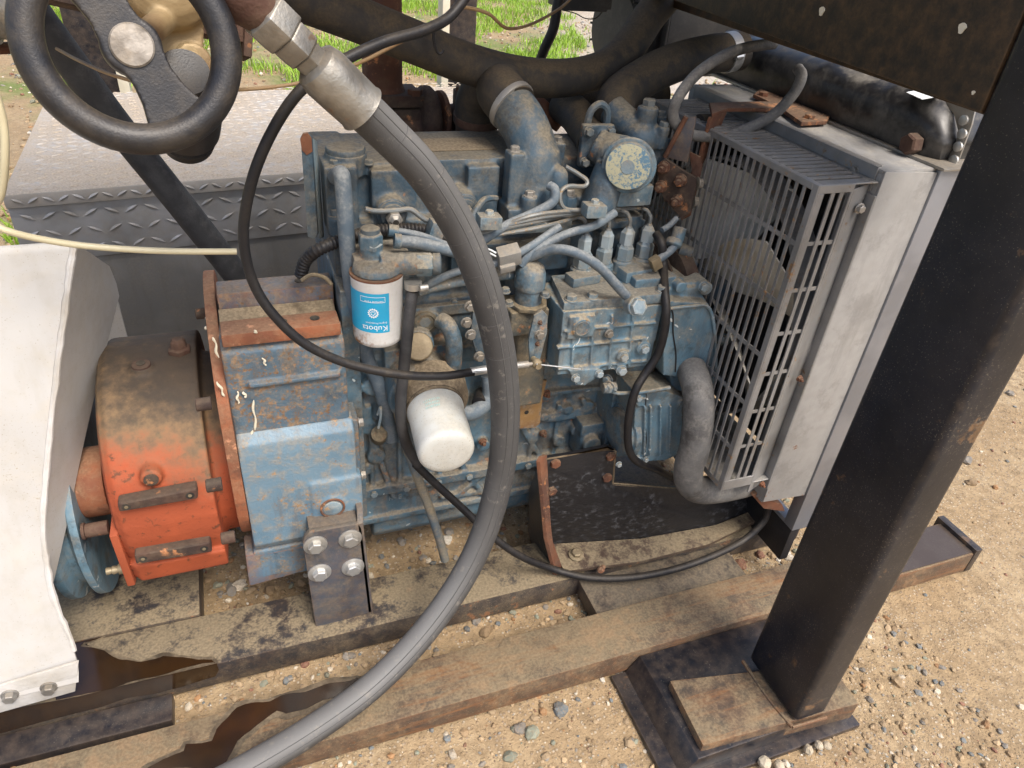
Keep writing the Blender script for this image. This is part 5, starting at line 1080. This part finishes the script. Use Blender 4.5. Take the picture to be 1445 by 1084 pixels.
hose('fuel_hose', [(790, 320, .945), (775, 330, .94), (745, 350, .93), (700, 372, .93), (640, 385, .94), (590, 410, .955)], .006)
hose('fuel_hose', [(868, 300, .955), (840, 318, .945), (800, 330, .935), (770, 345, .93), (745, 362, .93), (735, 375, .93)], .0065)
hose('fuel_hose', [(560, 340, .925), (590, 343, .92), (620, 350, .92), (650, 358, .925), (690, 372, .94)], .0085)
hose('fuel_hose', [(556, 326, .95), (580, 330, .945), (600, 335, .94), (640, 350, .94)], .0055)
hose('boost_hose', [(775, 262, .97), (783, 268, .96), (780, 285, .955), (755, 300, .955), (715, 318, .95), (680, 340, .95), (660, 350, .95)], .007)
hose('water_pipe', [(590, 410, .955), (630, 400, .955), (690, 390, .955), (735, 385, .955)], .009, 'blue')
MB().cyl(U(556, 340, Y=.926), U(566, 341, Y=.925), .0105).obj('hose_end', 'blue', eng, bevel=.001)
MB().cyl(U(548, 325, Y=.95), U(562, 327, Y=.948), .009).obj('hose_end', 'blue', eng, bevel=.001)
# connector with white wires
b = MB(); q = U(718, 361, Y=.925); b.obox(q, V(.017, 0, .003), V(0, .01, .004), V(-.003, -.004, .012)); b.obox(q+V(-.004, -.004, -.014), V(.012, 0, .002), V(0, .008, .003), V(-.001, -.002, .006)); b.obj('wire_connector', 'plastic_grey', eng, bevel=.002)
for dy in (0, 5): hose('wire', [(700, 357+dy, .925), (690, 352+dy, .925), (676, 348+dy, .92)], .0014, 'print_white', 6)
# senders right of the pump unions
hose('sender', [(960, 322, .955), (953, 345, .945)], .011, 'blue')
hose('sender_hose', [(958, 340, .94), (948, 352, .935), (936, 362, .93), (926, 368, .925)], .0065, 'rubber_blue')
hose('sender_hose', [(955, 308, .97), (945, 318, .965), (934, 325, .96)], .005, 'rubber_blue')
MB().lathe(U(952, 338, Y=.945), (-.3, -.3, -.5), [(0, .012), (.003, .0135), (.010, .0135), (.012, .011)], 22).obj('sender_collar', 'blue', eng)
b = MB(); q = U(925, 371, Y=.92); b.obox(q, V(.007, 0, .004), V(0, .007, 0), V(-.005, 0, .009)); b.obj('hose_block', 'brass_zinc', eng, bevel=.001)
hose('drain_hose', [(926, 330, .96), (934, 345, .94), (936, 375, .93), (938, 410, .885), (940, 440, .865), (937, 470, .862), (928, 500, .862), (912, 525, .86), (898, 548, .852), (890, 575, .848), (886, 605, .848), (888, 635, .848), (900, 652, .85), (925, 662, .86), (945, 672, .87), (965, 680, .90)], .0072, 'rubber_black')
# breather pipe from the valve cover, dipstick tube
hose('breather_pipe', [(474, 250, 1.012), (481, 246, .985), (484, 262, .975), (488, 320, .965), (492, 370, .96), (498, 420, .965), (506, 465, .97), (520, 510, .97), (535, 545, .965), (545, 580, .965), (553, 620, .965)], .0115, 'rubber_blue', 20)
hose('dipstick_tube', [(556, 545, .955), (564, 590, .948), (574, 630, .945), (588, 670, .94), (605, 715, .935), (620, 760, .93), (628, 790, .925)], .0085, 'dipstick', 16)
hose('oil_drain_hose', [(582, 412, .912), (578, 440, .905), (574, 480, .90), (570, 520, .90), (566, 560, .895), (566, 595, .895), (575, 630, .90), (590, 655, .905)], .0088, 'rubber', 16)
q = U(583, 402, Y=.912); MB().lathe(q+V(0, 0, .005), (0, 0, -1), [(0, .0125), (.010, .0125)], 24).obj('hose_clamp', 'zinc', eng)
MB().cyl(q+V(.006, -.013, 0), q+V(.018, -.012, 0), .0055).obj('clamp_screw', 'zinc', eng, bevel=.0006)
# corrugated loom
cl = PP([(424, 390, .99), (431, 368, .985), (450, 352, .975), (480, 340, .98), (515, 329, .985), (560, 324, .99), (600, 325, .99), (625, 335, .985), (645, 350, .985)], 24)
L = []; rs = []
P_ = resamp(cl, 150)
b = MB(); b.tube(P_, [.0095 if i % 3 else .0078 for i in range(150)], 14); b.obj('wiring_loom', 'rubber_black', eng, ang=80)
MB().obox(U(614, 325, Y=.975), V(.010, 0, -.004), V(0, .012, 0), V(.004, 0, .013)).obj('loom_clip', 'blue', eng, bevel=.002)
b = MB(); b.tube(PP([(425, 396, .97), (440, 388, .97), (458, 392, .965), (468, 402, .96)], 8), .003, 8); b.obj('loom_bracket', 'bell_dirty', eng)
# belt pulley rim in front of the timing cover
MB().lathe(V(.668, 1.03, .585), (1, 0, 0), [(0, .085), (.001, .115), (.006, .118), (.010, .105), (.014, .105), (.018, .118), (.024, .116), (.025, .07)], 56).obj('crank_pulley', 'rust_dark', eng, bevel=.0008)

# ================================================================ HOSES AND CABLES (things of their own)
def run(name, label, cat, L, r, mat, n=18, k=10, Z=None):
    b = MB(); P = PP(L, k); b.tube(P, r, n); o = b.obj(name, mat, None, ang=60); return tag(o, label, cat), P
# big hydraulic hose
hh_ = thing('hydraulic_hose', 'thick black hydraulic hose with steel crimp fitting arching in front of the engine', 'hose', tuple(U(470, 120, Y=.80)))
HL = [(497, 141, .775), (545, 187, .785), (600, 245, .79), (645, 315, .79), (676, 385, .785), (698, 460, .785), (710, 530, .785), (713, 600, .785), (705, 675, .785), (682, 755, .775), (645, 828, .755), (592, 900, .725), (525, 968, .69), (440, 1030, .645), (330, 1095, .60), (180, 1170, .56)]
Ph = PP(HL, 12)
k = NT('hose_rubber'); n1 = k.noise(9, 4, .6); n4 = k.noise(700, 2, .5); n5 = k.noise(60, 4, .7)
col = k.mix(k.ramp(n1, .35, .65), (.042, .042, .043), (.060, .060, .060)); col = k.mix(k.math('MULTIPLY', k.ramp(k.up(), -.2, .8), .6), col, (.20, .197, .19)); col = k.mix(k.math('MULTIPLY', k.ramp(n5, .56, .70), .6), col, (.20, .185, .16))  # paler grey on the upper side stands for its lit side and dust
k.L(col, k.b.inputs['Base Color']); k.b.inputs['Roughness'].default_value = .6; k.bump(k.math('ADD', n4, n5), .25, .001)
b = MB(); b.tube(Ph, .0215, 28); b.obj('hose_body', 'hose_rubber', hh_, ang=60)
# moulded stripe along the hose
def offset_line(P, dirv, r):
    o = []
    for i in range(len(P)):
        T = unit(P[min(i+1, len(P)-1)]-P[max(i-1, 0)]); s_ = np.cross(T, unit(CAM-P[i])); s_ = unit(s_); u2 = np.cross(s_, T); o.append((P[i], s_, u2))
    return o
paint('hose_mark', (.085, .084, .082), (.055, .054, .053), rough=.7, dust=0)
b = MB(); fr_ = offset_line(Ph, None, 0)
for ang_ in (.15, .62):
    L = [p+(u2*math.cos(ang_*1.0)-s_*math.sin(ang_))*.0214 for p, s_, u2 in fr_]; b.tube(L, .0007, 6)
b.obj('moulded_rib', 'hose_mark', hh_)
b = MB()
for i in [14, 25, 39, 47, 58, 66, 75, 83, 97]:
    p, s_, u2 = fr_[i]; b.tube([p+(u2*math.cos(a)+s_*math.sin(a))*.0215 for a in np.linspace(-1.3, 1.3, 12)], .0003, 5)
tag(b.obj('moulding_lines', 'hose_mark', hh_), kind='stuff')
# crimp sleeve and hex fittings
fa, fb = U(352, 2, Y=.76), U(512, 155, Y=.778); dv = unit(fb-fa); Lf = np.linalg.norm(fb-fa)
pos = lambda x, y: fa+dv*(np.dot(U(x, y, Y=.77)-fa, dv))
s0_, s1_ = np.dot(U(440, 88, Y=.77)-fa, dv), np.dot(U(512, 152, Y=.778)-fa, dv)
MB().lathe(fa+dv*s0_, dv, [(0, .0175), (.004, .0235), (.014, .0262), (.03, .0262), (s1_-s0_-.004, .0258), (s1_-s0_, .0272), (s1_-s0_+.001, .022)], 44).obj('crimp_sleeve', 'fitting', hh_, ang=40)
h0 = np.dot(U(400, 55, Y=.77)-fa, dv)
MB().lathe(fa+dv*(h0-.004), dv, [(0, .0185), (.002, .0215), (.022, .0215), (.024, .0175), (s0_-h0+.006, .0175)], 6).obj('hex_fitting', 'fitting', hh_, bevel=.0015)
MB().lathe(fa+dv*.012, dv, [(0, .020), (.003, .0245), (.026, .0245), (.028, .0215), (h0-.016, .020), (h0-.014, .0165)], 6).obj('swivel_nut', 'fitting', hh_, bevel=.0015)
MB().lathe(fa-dv*.03, dv, [(0, .024), (.03, .024), (.044, .0195)], 24).obj('adapter', 'rust_dark', hh_)
# throttle cable
tc = thing('throttle_cable', 'thin black throttle cable looping down to the pump lever', 'cable', tuple(U(345, 310, Y=.86)))
b = MB(); b.tube(PP([(705, -190, .95), (672, -40, .935), (640, 18, .92), (600, 42, .90), (540, 60, .88), (480, 88, .86), (430, 122, .845), (393, 170, .84), (362, 235, .84), (346, 300, .845), (345, 350, .85), (358, 400, .85), (385, 443, .845), (430, 485, .84), (490, 513, .84), (560, 528, .84), (620, 531, .845), (668, 525, .85)], 10), .0063, 16); b.obj('sheath', 'rubber_black', tc, ang=60)
b = MB(); b.tube([U(664, 525, Y=.85), U(690, 521, Y=.852)], .0065, 14); b.obj('ferrule', 'zinc', tc, bevel=.001)
b = MB(); b.tube([U(688, 521, Y=.852), U(762, 512, Y=.858)], .003, 10); b.tube([U(728, 516, Y=.854), U(745, 514, Y=.856)], .0055, 12); b.obj('inner_rod', 'zinc_dull', tc)
b = MB(); q = U(757, 513, Y=.857); b.ball(q, .0085, 14, 9); b.cyl(q+V(0, -.010, 0), q+V(0, .014, 0), .005); b.obj('ball_end', 'brass_zinc', tc)
b = MB(); b.tube([U(757, 514, Y=.849), U(819, 521, Y=.846)], .0012, 6); b.obj('locking_wire', 'zinc', tc)
# yellow clear tube
run('clear_tube', 'pale yellow plastic tube lying across the white guard top', 'tube', [(-70, -160, .88), (-48, -30, .89), (-20, 90, .90), (3, 165, .90), (7, 220, .90), (2, 272, .91), (-12, 300, .92), (-8, 316, .92), (14, 327, .92), (60, 338, .93), (120, 347, .94), (200, 353, .94), (270, 355, .94), (334, 355, .94)], .0041, 'yellow_tube', 14)
# lower radiator hose
run('lower_radiator_hose', 'grey weathered lower radiator hose bending under the fan guard', 'hose', [(975, 520, .88), (984, 548, .835), (986, 585, .812), (980, 630, .80), (972, 660, .80), (973, 680, .80), (988, 691, .80), (1020, 689, .80), (1060, 680, .81), (1110, 665, .84)], .0265, 'rubber_grey', 26)
# braided hose along the rail
run('braided_hose', 'black braided hose hanging in front of the black folded bracket', 'hose', [(586, 655, .91), (615, 683, .90), (650, 715, .885), (695, 757, .86), (735, 785, .845), (780, 803, .842), (830, 815, .812), (890, 815, .788), (950, 804, .778), (1005, 785, .782), (1050, 762, .795), (1078, 735, .80), (1086, 712, .80)], .0070, 'rubber_black', 16)
# top hoses
run('suction_hose', 'thick dusty black hose crossing above the engine to the air cleaner', 'hose', [(130, -260, 1.08), (230, -105, 1.10), (330, -40, 1.12), (420, -5, 1.13), (510, 30, 1.14), (590, 62, 1.15), (660, 90, 1.16), (730, 107, 1.17), (800, 110, 1.19), (855, 95, 1.22), (890, 62, 1.26), (915, 25, 1.30), (940, -5, 1.34), (965, -40, 1.40), (990, -60, 1.47)], .0305, 'rubber_brown', 30)
o, _ = run('upper_radiator_hose', 'brown dusty upper radiator hose from thermostat to the black tank', 'hose', [(880, 185, 1.10), (868, 160, 1.12), (872, 138, 1.15), (905, 112, 1.19), (950, 90, 1.22), (1000, 77, 1.235), (1046, 72, 1.24)], .034, 'rubber_brown', 30)
uc = thing('intake_hose', 'dusty rubber elbow hose joining turbocharger and blue intake elbow', 'hose', tuple(U(700, 130, Y=1.1)))
hp0 = c  # thermostat vars are reused below; elbow top found from the intake part
et = U(757, 265, Y=1.015)+V(-.024, .085, .105)
HE = spl([et+V(.004, -.014, -.004), et+V(-.006, .022, .012), U(712, 126, Y=1.155), U(690, 125, Y=1.19), U(676, 142, Y=1.215), U(672, 175, Y=1.225)], 10); b = MB(); b.tube(HE, .0385, 30); b.obj('hose_body', 'rubber_brown', uc, ang=60)
b = MB(); b.tube([et+V(.004, -.012, -.003), et+V(0, -.004, .001)], .0405, 32); b.obj('clamp', 'zinc_dull', uc, bevel=.001)
b = MB(); b.tube([HE[-5], HE[-2]], .0405, 32); b.obj('clamp', 'rust_dark', uc, bevel=.001)
b = MB(); b.tube([HE[-2], HE[-2]-V(0, 0, .09)], .036, 28); b.obj('turbo_outlet', 'rust_dark', uc)
# overflow hose loop over the guard
run('overflow_hose', 'thin grey overflow hose looping over the fan guard', 'hose', [(1092, 62, 1.10), (1060, 66, 1.08), (1025, 77, 1.06), (985, 103, 1.04), (957, 138, 1.02), (950, 165, 1.02), (965, 186, 1.02), (1000, 193, 1.02), (1045, 185, 1.01), (1090, 163, 1.0), (1120, 132, .995), (1131, 108, 1.0), (1126, 97, 1.02)], .0088, 'rubber_grey', 16)
# clamp on the radiator neck
q0, q1 = U(1022, 75, Y=1.237), U(1034, 73, Y=1.239); b = MB(); b.tube([q0, q1], .0355, 32); b.tube([q0+(q1-q0)*.1+V(-.002, -.036, .0), q0+(q1-q0)*.9+V(-.002, -.036, 0)], .006, 10); tag(b.obj('neck_clamp', 'zinc'), 'bright worm drive hose clamp on the radiator neck', 'clamp')
q0, q1 = U(884, 172, Y=1.105), U(880, 162, Y=1.11); b = MB(); b.tube([q0, q1], .0358, 32); b.tube([q0+V(.0, -.036, .0), q1+V(0, -.036, 0)], .005, 10); tag(b.obj('hose_clamp', 'rust_dark'), 'dark rusted hose clamp at the thermostat end of the radiator hose', 'clamp')
# ================================================================ TURBO AND EXHAUST
tu = thing('turbocharger', 'heavily rusted turbocharger and exhaust riser behind the valve cover', 'turbocharger', tuple(U(600, 190, Y=1.30)))
q = U(602, 165, Y=1.29)
b = MB(); b.lathe(q+V(-.018, 0, 0), (1, .1, 0), [(0, .03), (.004, .044), (.012, .052), (.024, .052), (.032, .044), (.036, .03)], 40); b.cyl(q+V(-.06, 0, -.02), q+V(.12, .02, -.01), .032); b.cyl(q+V(-.05, .0, -.03), q+V(-.05, .02, -.12), .035); b.obj('turbine_housing', 'rust_dark', tu, remesh=.0028, it=3)
MB().lathe(q+V(.022, .0, 0), (1, .1, 0), [(0, .044), (.008, .044), (.010, .038)], 40).obj('v_band_clamp', 'rust', tu, bevel=.001)
b = MB(); q2 = q+V(.065, .0, .01); b.obox(q2, V(.013, 0, 0), V(0, .02, 0), V(0, 0, .035)); b.obj('bearing_housing', 'rust_dark', tu, bevel=.004)
for dx, dz in ((.06, .05), (.085, .052)): put('bolt', B_RUST, tu, q+V(dx, -.01, dz-.004), (0, 0, 1), .3, .9)
fl = U(547, 135, Y=1.31)
b = MB(); b.obox(fl, V(.055, 0, 0), V(0, .045, 0), V(0, 0, .010)); b.obox(fl-V(-.002, 0, .024), V(.052, 0, 0), V(0, .043, 0), V(0, 0, .010)); b.cyl(fl-V(0, 0, .03), fl-V(0, 0, .12), .036, .042); b.obj('exhaust_flange', 'rust_dark', tu, bevel=.003)
for dx in (-.04, .04): put('bolt', B_RUST, tu, fl+V(dx, -.034, .010), (0, 0, 1), .5, 1.1)
b = MB(); b.lathe(fl+V(-.008, .002, .008), (0, 0, 1), [(0, .040), (.008, .036), (.012, .034), (.55, .034)], 36); b.obj('riser_pipe', 'rust', tu, ang=40)
b = MB(); b.cyl(q+V(.10, .03, -.08), q+V(.10, .03, -.01), .04); b.box(.14, .60, 1.21, 1.30, .66, .76); b.obj('exhaust_manifold', 'rust_dark', tu, remesh=.004, it=3)
# compressor inlet pipework and air cleaner
pi = thing('air_intake_pipe', 'rust brown intake pipework between turbocharger and air cleaner', 'pipe', tuple(U(820, 150, Y=1.32)))
b = MB(); b.tube(PP([(750, 172, 1.30), (775, 150, 1.30), (810, 150, 1.31), (860, 148, 1.32), (930, 130, 1.35)], 8), .034, 26); b.obj('inlet_tube', 'rubber_brown', pi)
b = MB(); b.tube(PP([(764, 168, 1.285), (778, 150, 1.285)], 8), .037, 26); b.obj('inlet_cuff', 'rust', pi, bevel=.002)
b = MB(); b.tube(PP([(795, 148, 1.25), (815, 165, 1.2), (835, 195, 1.12), (842, 205, 1.06)], 8), .031, 24); b.obj('water_neck', 'rubber_brown', pi)
ac = thing('air_cleaner', 'black ribbed plastic air cleaner canister behind the hoses', 'air cleaner', tuple(U(930, 60, Y=1.55)))
a0, a1 = U(862, 42, Y=1.62), U(1010, 40, Y=1.66); dv2 = unit(a1-a0)
b = MB(); b.lathe(a0, dv2, [(0, .05), (.004, .085), (.03, .093), (.034, .088), (.05, .088), (.053, .093), (.062, .093), (.065, .08), (.30, .078), (.33, .06)], 56); b.obj('canister', 'plastic_dark', ac, ang=40)
rb = MB().box(-.003, .003, -.093, -.088, .006, .03).mesh('cap_rib')
for i in range(16):
    a = 2*math.pi*i/16; u2, v2, d2 = frame(dv2); pc_ = a0+dv2*.017+(u2*math.cos(a)+v2*math.sin(a))*.0915; MB().obox(pc_, dv2*.013, (u2*math.cos(a)+v2*math.sin(a))*.0025, (-u2*math.sin(a)+v2*math.cos(a))*.002).obj('cap_rib', 'plastic_dark', ac)
b = MB(); b.box(.93, 1.12, 1.5, 1.75, .88, 1.08)
for i in range(7): b.box(.925, .93, 1.5+.033*i, 1.518+.033*i, .90, 1.06)
b.obj('filter_box', 'plastic_dark', ac, bevel=.004)
# hanging black lead and little box at the top, wires
run('hanging_lead', 'black rubber lead hanging from a small box above the intake', 'cable', [(795, -20, 1.45), (787, 5, 1.45), (781, 40, 1.45), (768, 70, 1.46), (757, 100, 1.48), (748, 130, 1.5)], .010, 'rubber_black', 12)
b = MB(); q = U(820, -12, Y=1.5); b.obox(q, V(.058, 0, 0), V(0, .03, 0), V(0, 0, .028)); b.cyl(q+V(0, 0, .02), (q[0], 1.5, 1.38), .012); b.obox(q+V(0, -.002, -.0285), V(.05, 0, 0), V(0, .027, 0), V(0, 0, .004)); tag(b.obj('junction_box', 'plastic_dark', None, bevel=.003), 'small black junction box hanging above the air cleaner', 'box')
run('thin_wire', 'thin black wire curling under the small black junction box', 'wire', [(792, 14, 1.5), (812, 19, 1.5), (826, 26, 1.5), (842, 25, 1.5), (855, 8, 1.5), (862, -6, 1.5)], .0011, 'rubber_black', 6)
run('tan_wire', 'tan sheathed wire strung across below the header to the black lead', 'wire', [(640, 12, 1.0), (660, 11, 1.02), (690, 20, 1.05), (716, 40, 1.1), (750, 34, 1.2), (790, 12, 1.3), (810, -6, 1.35)], .0024, 'wire_tan', 8)
run('tan_wire', 'tan sheathed wire sagging behind the steel hose fitting', 'wire', [(80, 69, 1.325), (112, 86, 1.16), (165, 108, 1.02), (240, 125, 1.0), (330, 127, 1.0), (400, 121, 1.0), (440, 112, 1.0), (500, 92, .98), (560, 62, .96), (620, 28, .94), (645, 8, .93), (650, -12, .93)], .0024, 'wire_tan', 8)
b = MB(); P = [U(621+9*math.cos(a), 50+26*math.sin(a), Y=1.10) for a in np.linspace(.9, 4.0, 14)]; b.tube(P, .0022, 8); tag(b.obj('cable_tie', 'rubber_black'), 'black cable tie around the thick dusty hose', 'cable tie')
# ================================================================ VALVE, HANDWHEEL, TOP LEFT
hw = thing('handwheel', 'black two spoke handwheel with steel hub nut on the overhead valve', 'handwheel', tuple(CAM+ray(186, 64)*.60))
hc = CAM+ray(186, 64)*.60; hn = unit(unit(CAM-hc)+V(.05, .02, .10)); upx = unit(-(_u2-hn*np.dot(_u2, hn))); rtx = np.cross(hn, upx)*-1
if np.dot(rtx, _r2) < 0: rtx = -rtx
upx = -upx
RW = .0738
P = [hc+(rtx*math.cos(a)+upx*math.sin(a))*RW for a in np.linspace(0, 2*math.pi, 73)]
b = MB(); n = 16; vs = []; 
for i in range(72):
    rd = unit(P[i]-hc)
    for j in range(n): t = 2*math.pi*j/n; vs.append(P[i]+rd*math.cos(t)*.0130+hn*math.sin(t)*.0125)
b.add(vs, [(i*n+j, i*n+(j+1) % n, ((i+1) % 72)*n+(j+1) % n, ((i+1) % 72)*n+j) for i in range(72) for j in range(n)]); b.obj('rim', 'knob_black', hw, ang=80)
b = MB(); b.lathe(hc-hn*.025, hn, [(0, .02), (.006, .024), (.022, .024), (.025, .022)], 36)
for sgn in (1, -1):
    ang0 = R(-56) if sgn == 1 else R(124); e1 = rtx*math.cos(ang0)+upx*math.sin(ang0); e2 = np.cross(hn, e1)
    L = [(.010, .021), (.026, .0185), (.042, .021), (.058, .027), (.075, .036)]
    poly = [hc+e1*t+e2*w_ for t, w_ in L]+[hc+e1*t-e2*w_*.85 for t, w_ in L[::-1]]
    b.prism([p-hn*.012 for p in poly], hn*.012)
b.obj('spoke_web', 'knob_black', hw, remesh=.0016, it=5)
MB().lathe(hc-hn*.001, hn, [(0, .0172), (.003, .0172), (.0045, .0158), (.005, .008)], 40).obj('hub_cap', 'hub_steel', hw, ang=30)
gv_ = thing('gate_valve', 'brown cast overhead valve body behind the black handwheel', 'valve', tuple(CAM+ray(240, 20)*.74))
v0 = CAM+ray(235, 25)*.72
b = MB(); b.lathe(v0-hn*.03+upx*.03, hn, [(0, .042), (.01, .045), (.045, .040), (.055, .03), (.06, .018)], 36); b.cyl(v0+rtx*.025-upx*.037-hn*.02, v0+rtx*.025-upx*.037+hn*.012, .018); b.cyl(v0, hc-hn*.02, .012)
b.obox(v0+rtx*.0-upx*.012-hn*.01, rtx*.035, upx*.03, hn*.008); b.obj('bonnet', 'bonnet', gv_, remesh=.0022, it=3)
put('bolt', bolt_mesh('valve_bolt', 'bonnet', .008, .006, 1.2), gv_, v0+rtx*.025-upx*.037+hn*.012, hn, .2)
w0 = CAM+ray(215, 8)*.80; b = MB(); b.obox(w0+upx*.030-rtx*.01, rtx*.105, upx*.05, hn*.02); b.obox(w0+rtx*.098+upx*.02, rtx*.005, upx*.055, hn*.025); b.obj('body_flange', 'rust_dark', gv_, bevel=.003)
kc = CAM+ray(262, 150)*.78; ka = unit(hn+upx*.45+rtx*-.12)
kt = thing('valve_knob', 'black round valve cap with a band of white tape behind the handwheel', 'cap', tuple(kc))
b = MB(); b.lathe(kc-ka*.05, ka, [(0, .030), (.004, .036), (.03, .037), (.07, .036), (.08, .030), (.12, .024)], 40); b.obj('cap_body', 'knob_black', kt, ang=40)
b = MB(); b.lathe(kc-ka*.060, ka, [(0, .024), (.004, .029), (.012, .030), (.014, .02)], 40); b.obj('tape_band', 'print_white', kt)
MB().lathe(kc-ka*.085, ka, [(0, .022), (.004, .030), (.024, .033), (.026, .02)], 40).obj('lower_collar', 'rubber_black', kt)
b = MB(); b.tube([w0+upx*.03, V(w0[0], w0[1]+.02, 1.30), V(w0[0], .83, 1.38)], .028, 24); b.obj('riser', 'rust_dark', gv_)
# pipes at the left
run('drop_pipe', 'dark brown steel pipe running down behind the orange gearbox', 'pipe', [(-150, -255, 1.36), (-50, -118, 1.36), (50, 20, 1.36), (100, 88, 1.36), (160, 170, 1.36), (240, 270, 1.36), (335, 390, 1.36), (430, 510, 1.36)], .0245, 'rubber', 26)
lp_ = CAM+ray(-20, 70)*.85; b = MB(); b.tube(spl([V(-.52, .83, 1.38), V(-.52, .81, 1.12), CAM+ray(-130, 68)*.76, CAM+ray(-40, 69)*.8, CAM+ray(42, 67)*.86], 8), .0065, 14); tag(b.obj('drain_pipe', 'rust'), 'thin rusty pipe entering behind the handwheel rim', 'pipe')
b = MB(); q = CAM+ray(0, 10)*.8; b.lathe(q-_r2*.02, _r2, [(0, .03), (.02, .033), (.03, .033), (.032, .028), (.045, .028)], 30); b.cyl(q-_r2*.05-_u2*.03, q-_r2*.01-_u2*.02, .02); b.tube([q-_r2*.01, q-_r2*.22, V(-.45, .83, 1.38)], .022, 20); tag(b.obj('pipe_union', 'fitting', None, bevel=.001), 'worn steel pipe union beside the handwheel', 'fitting')
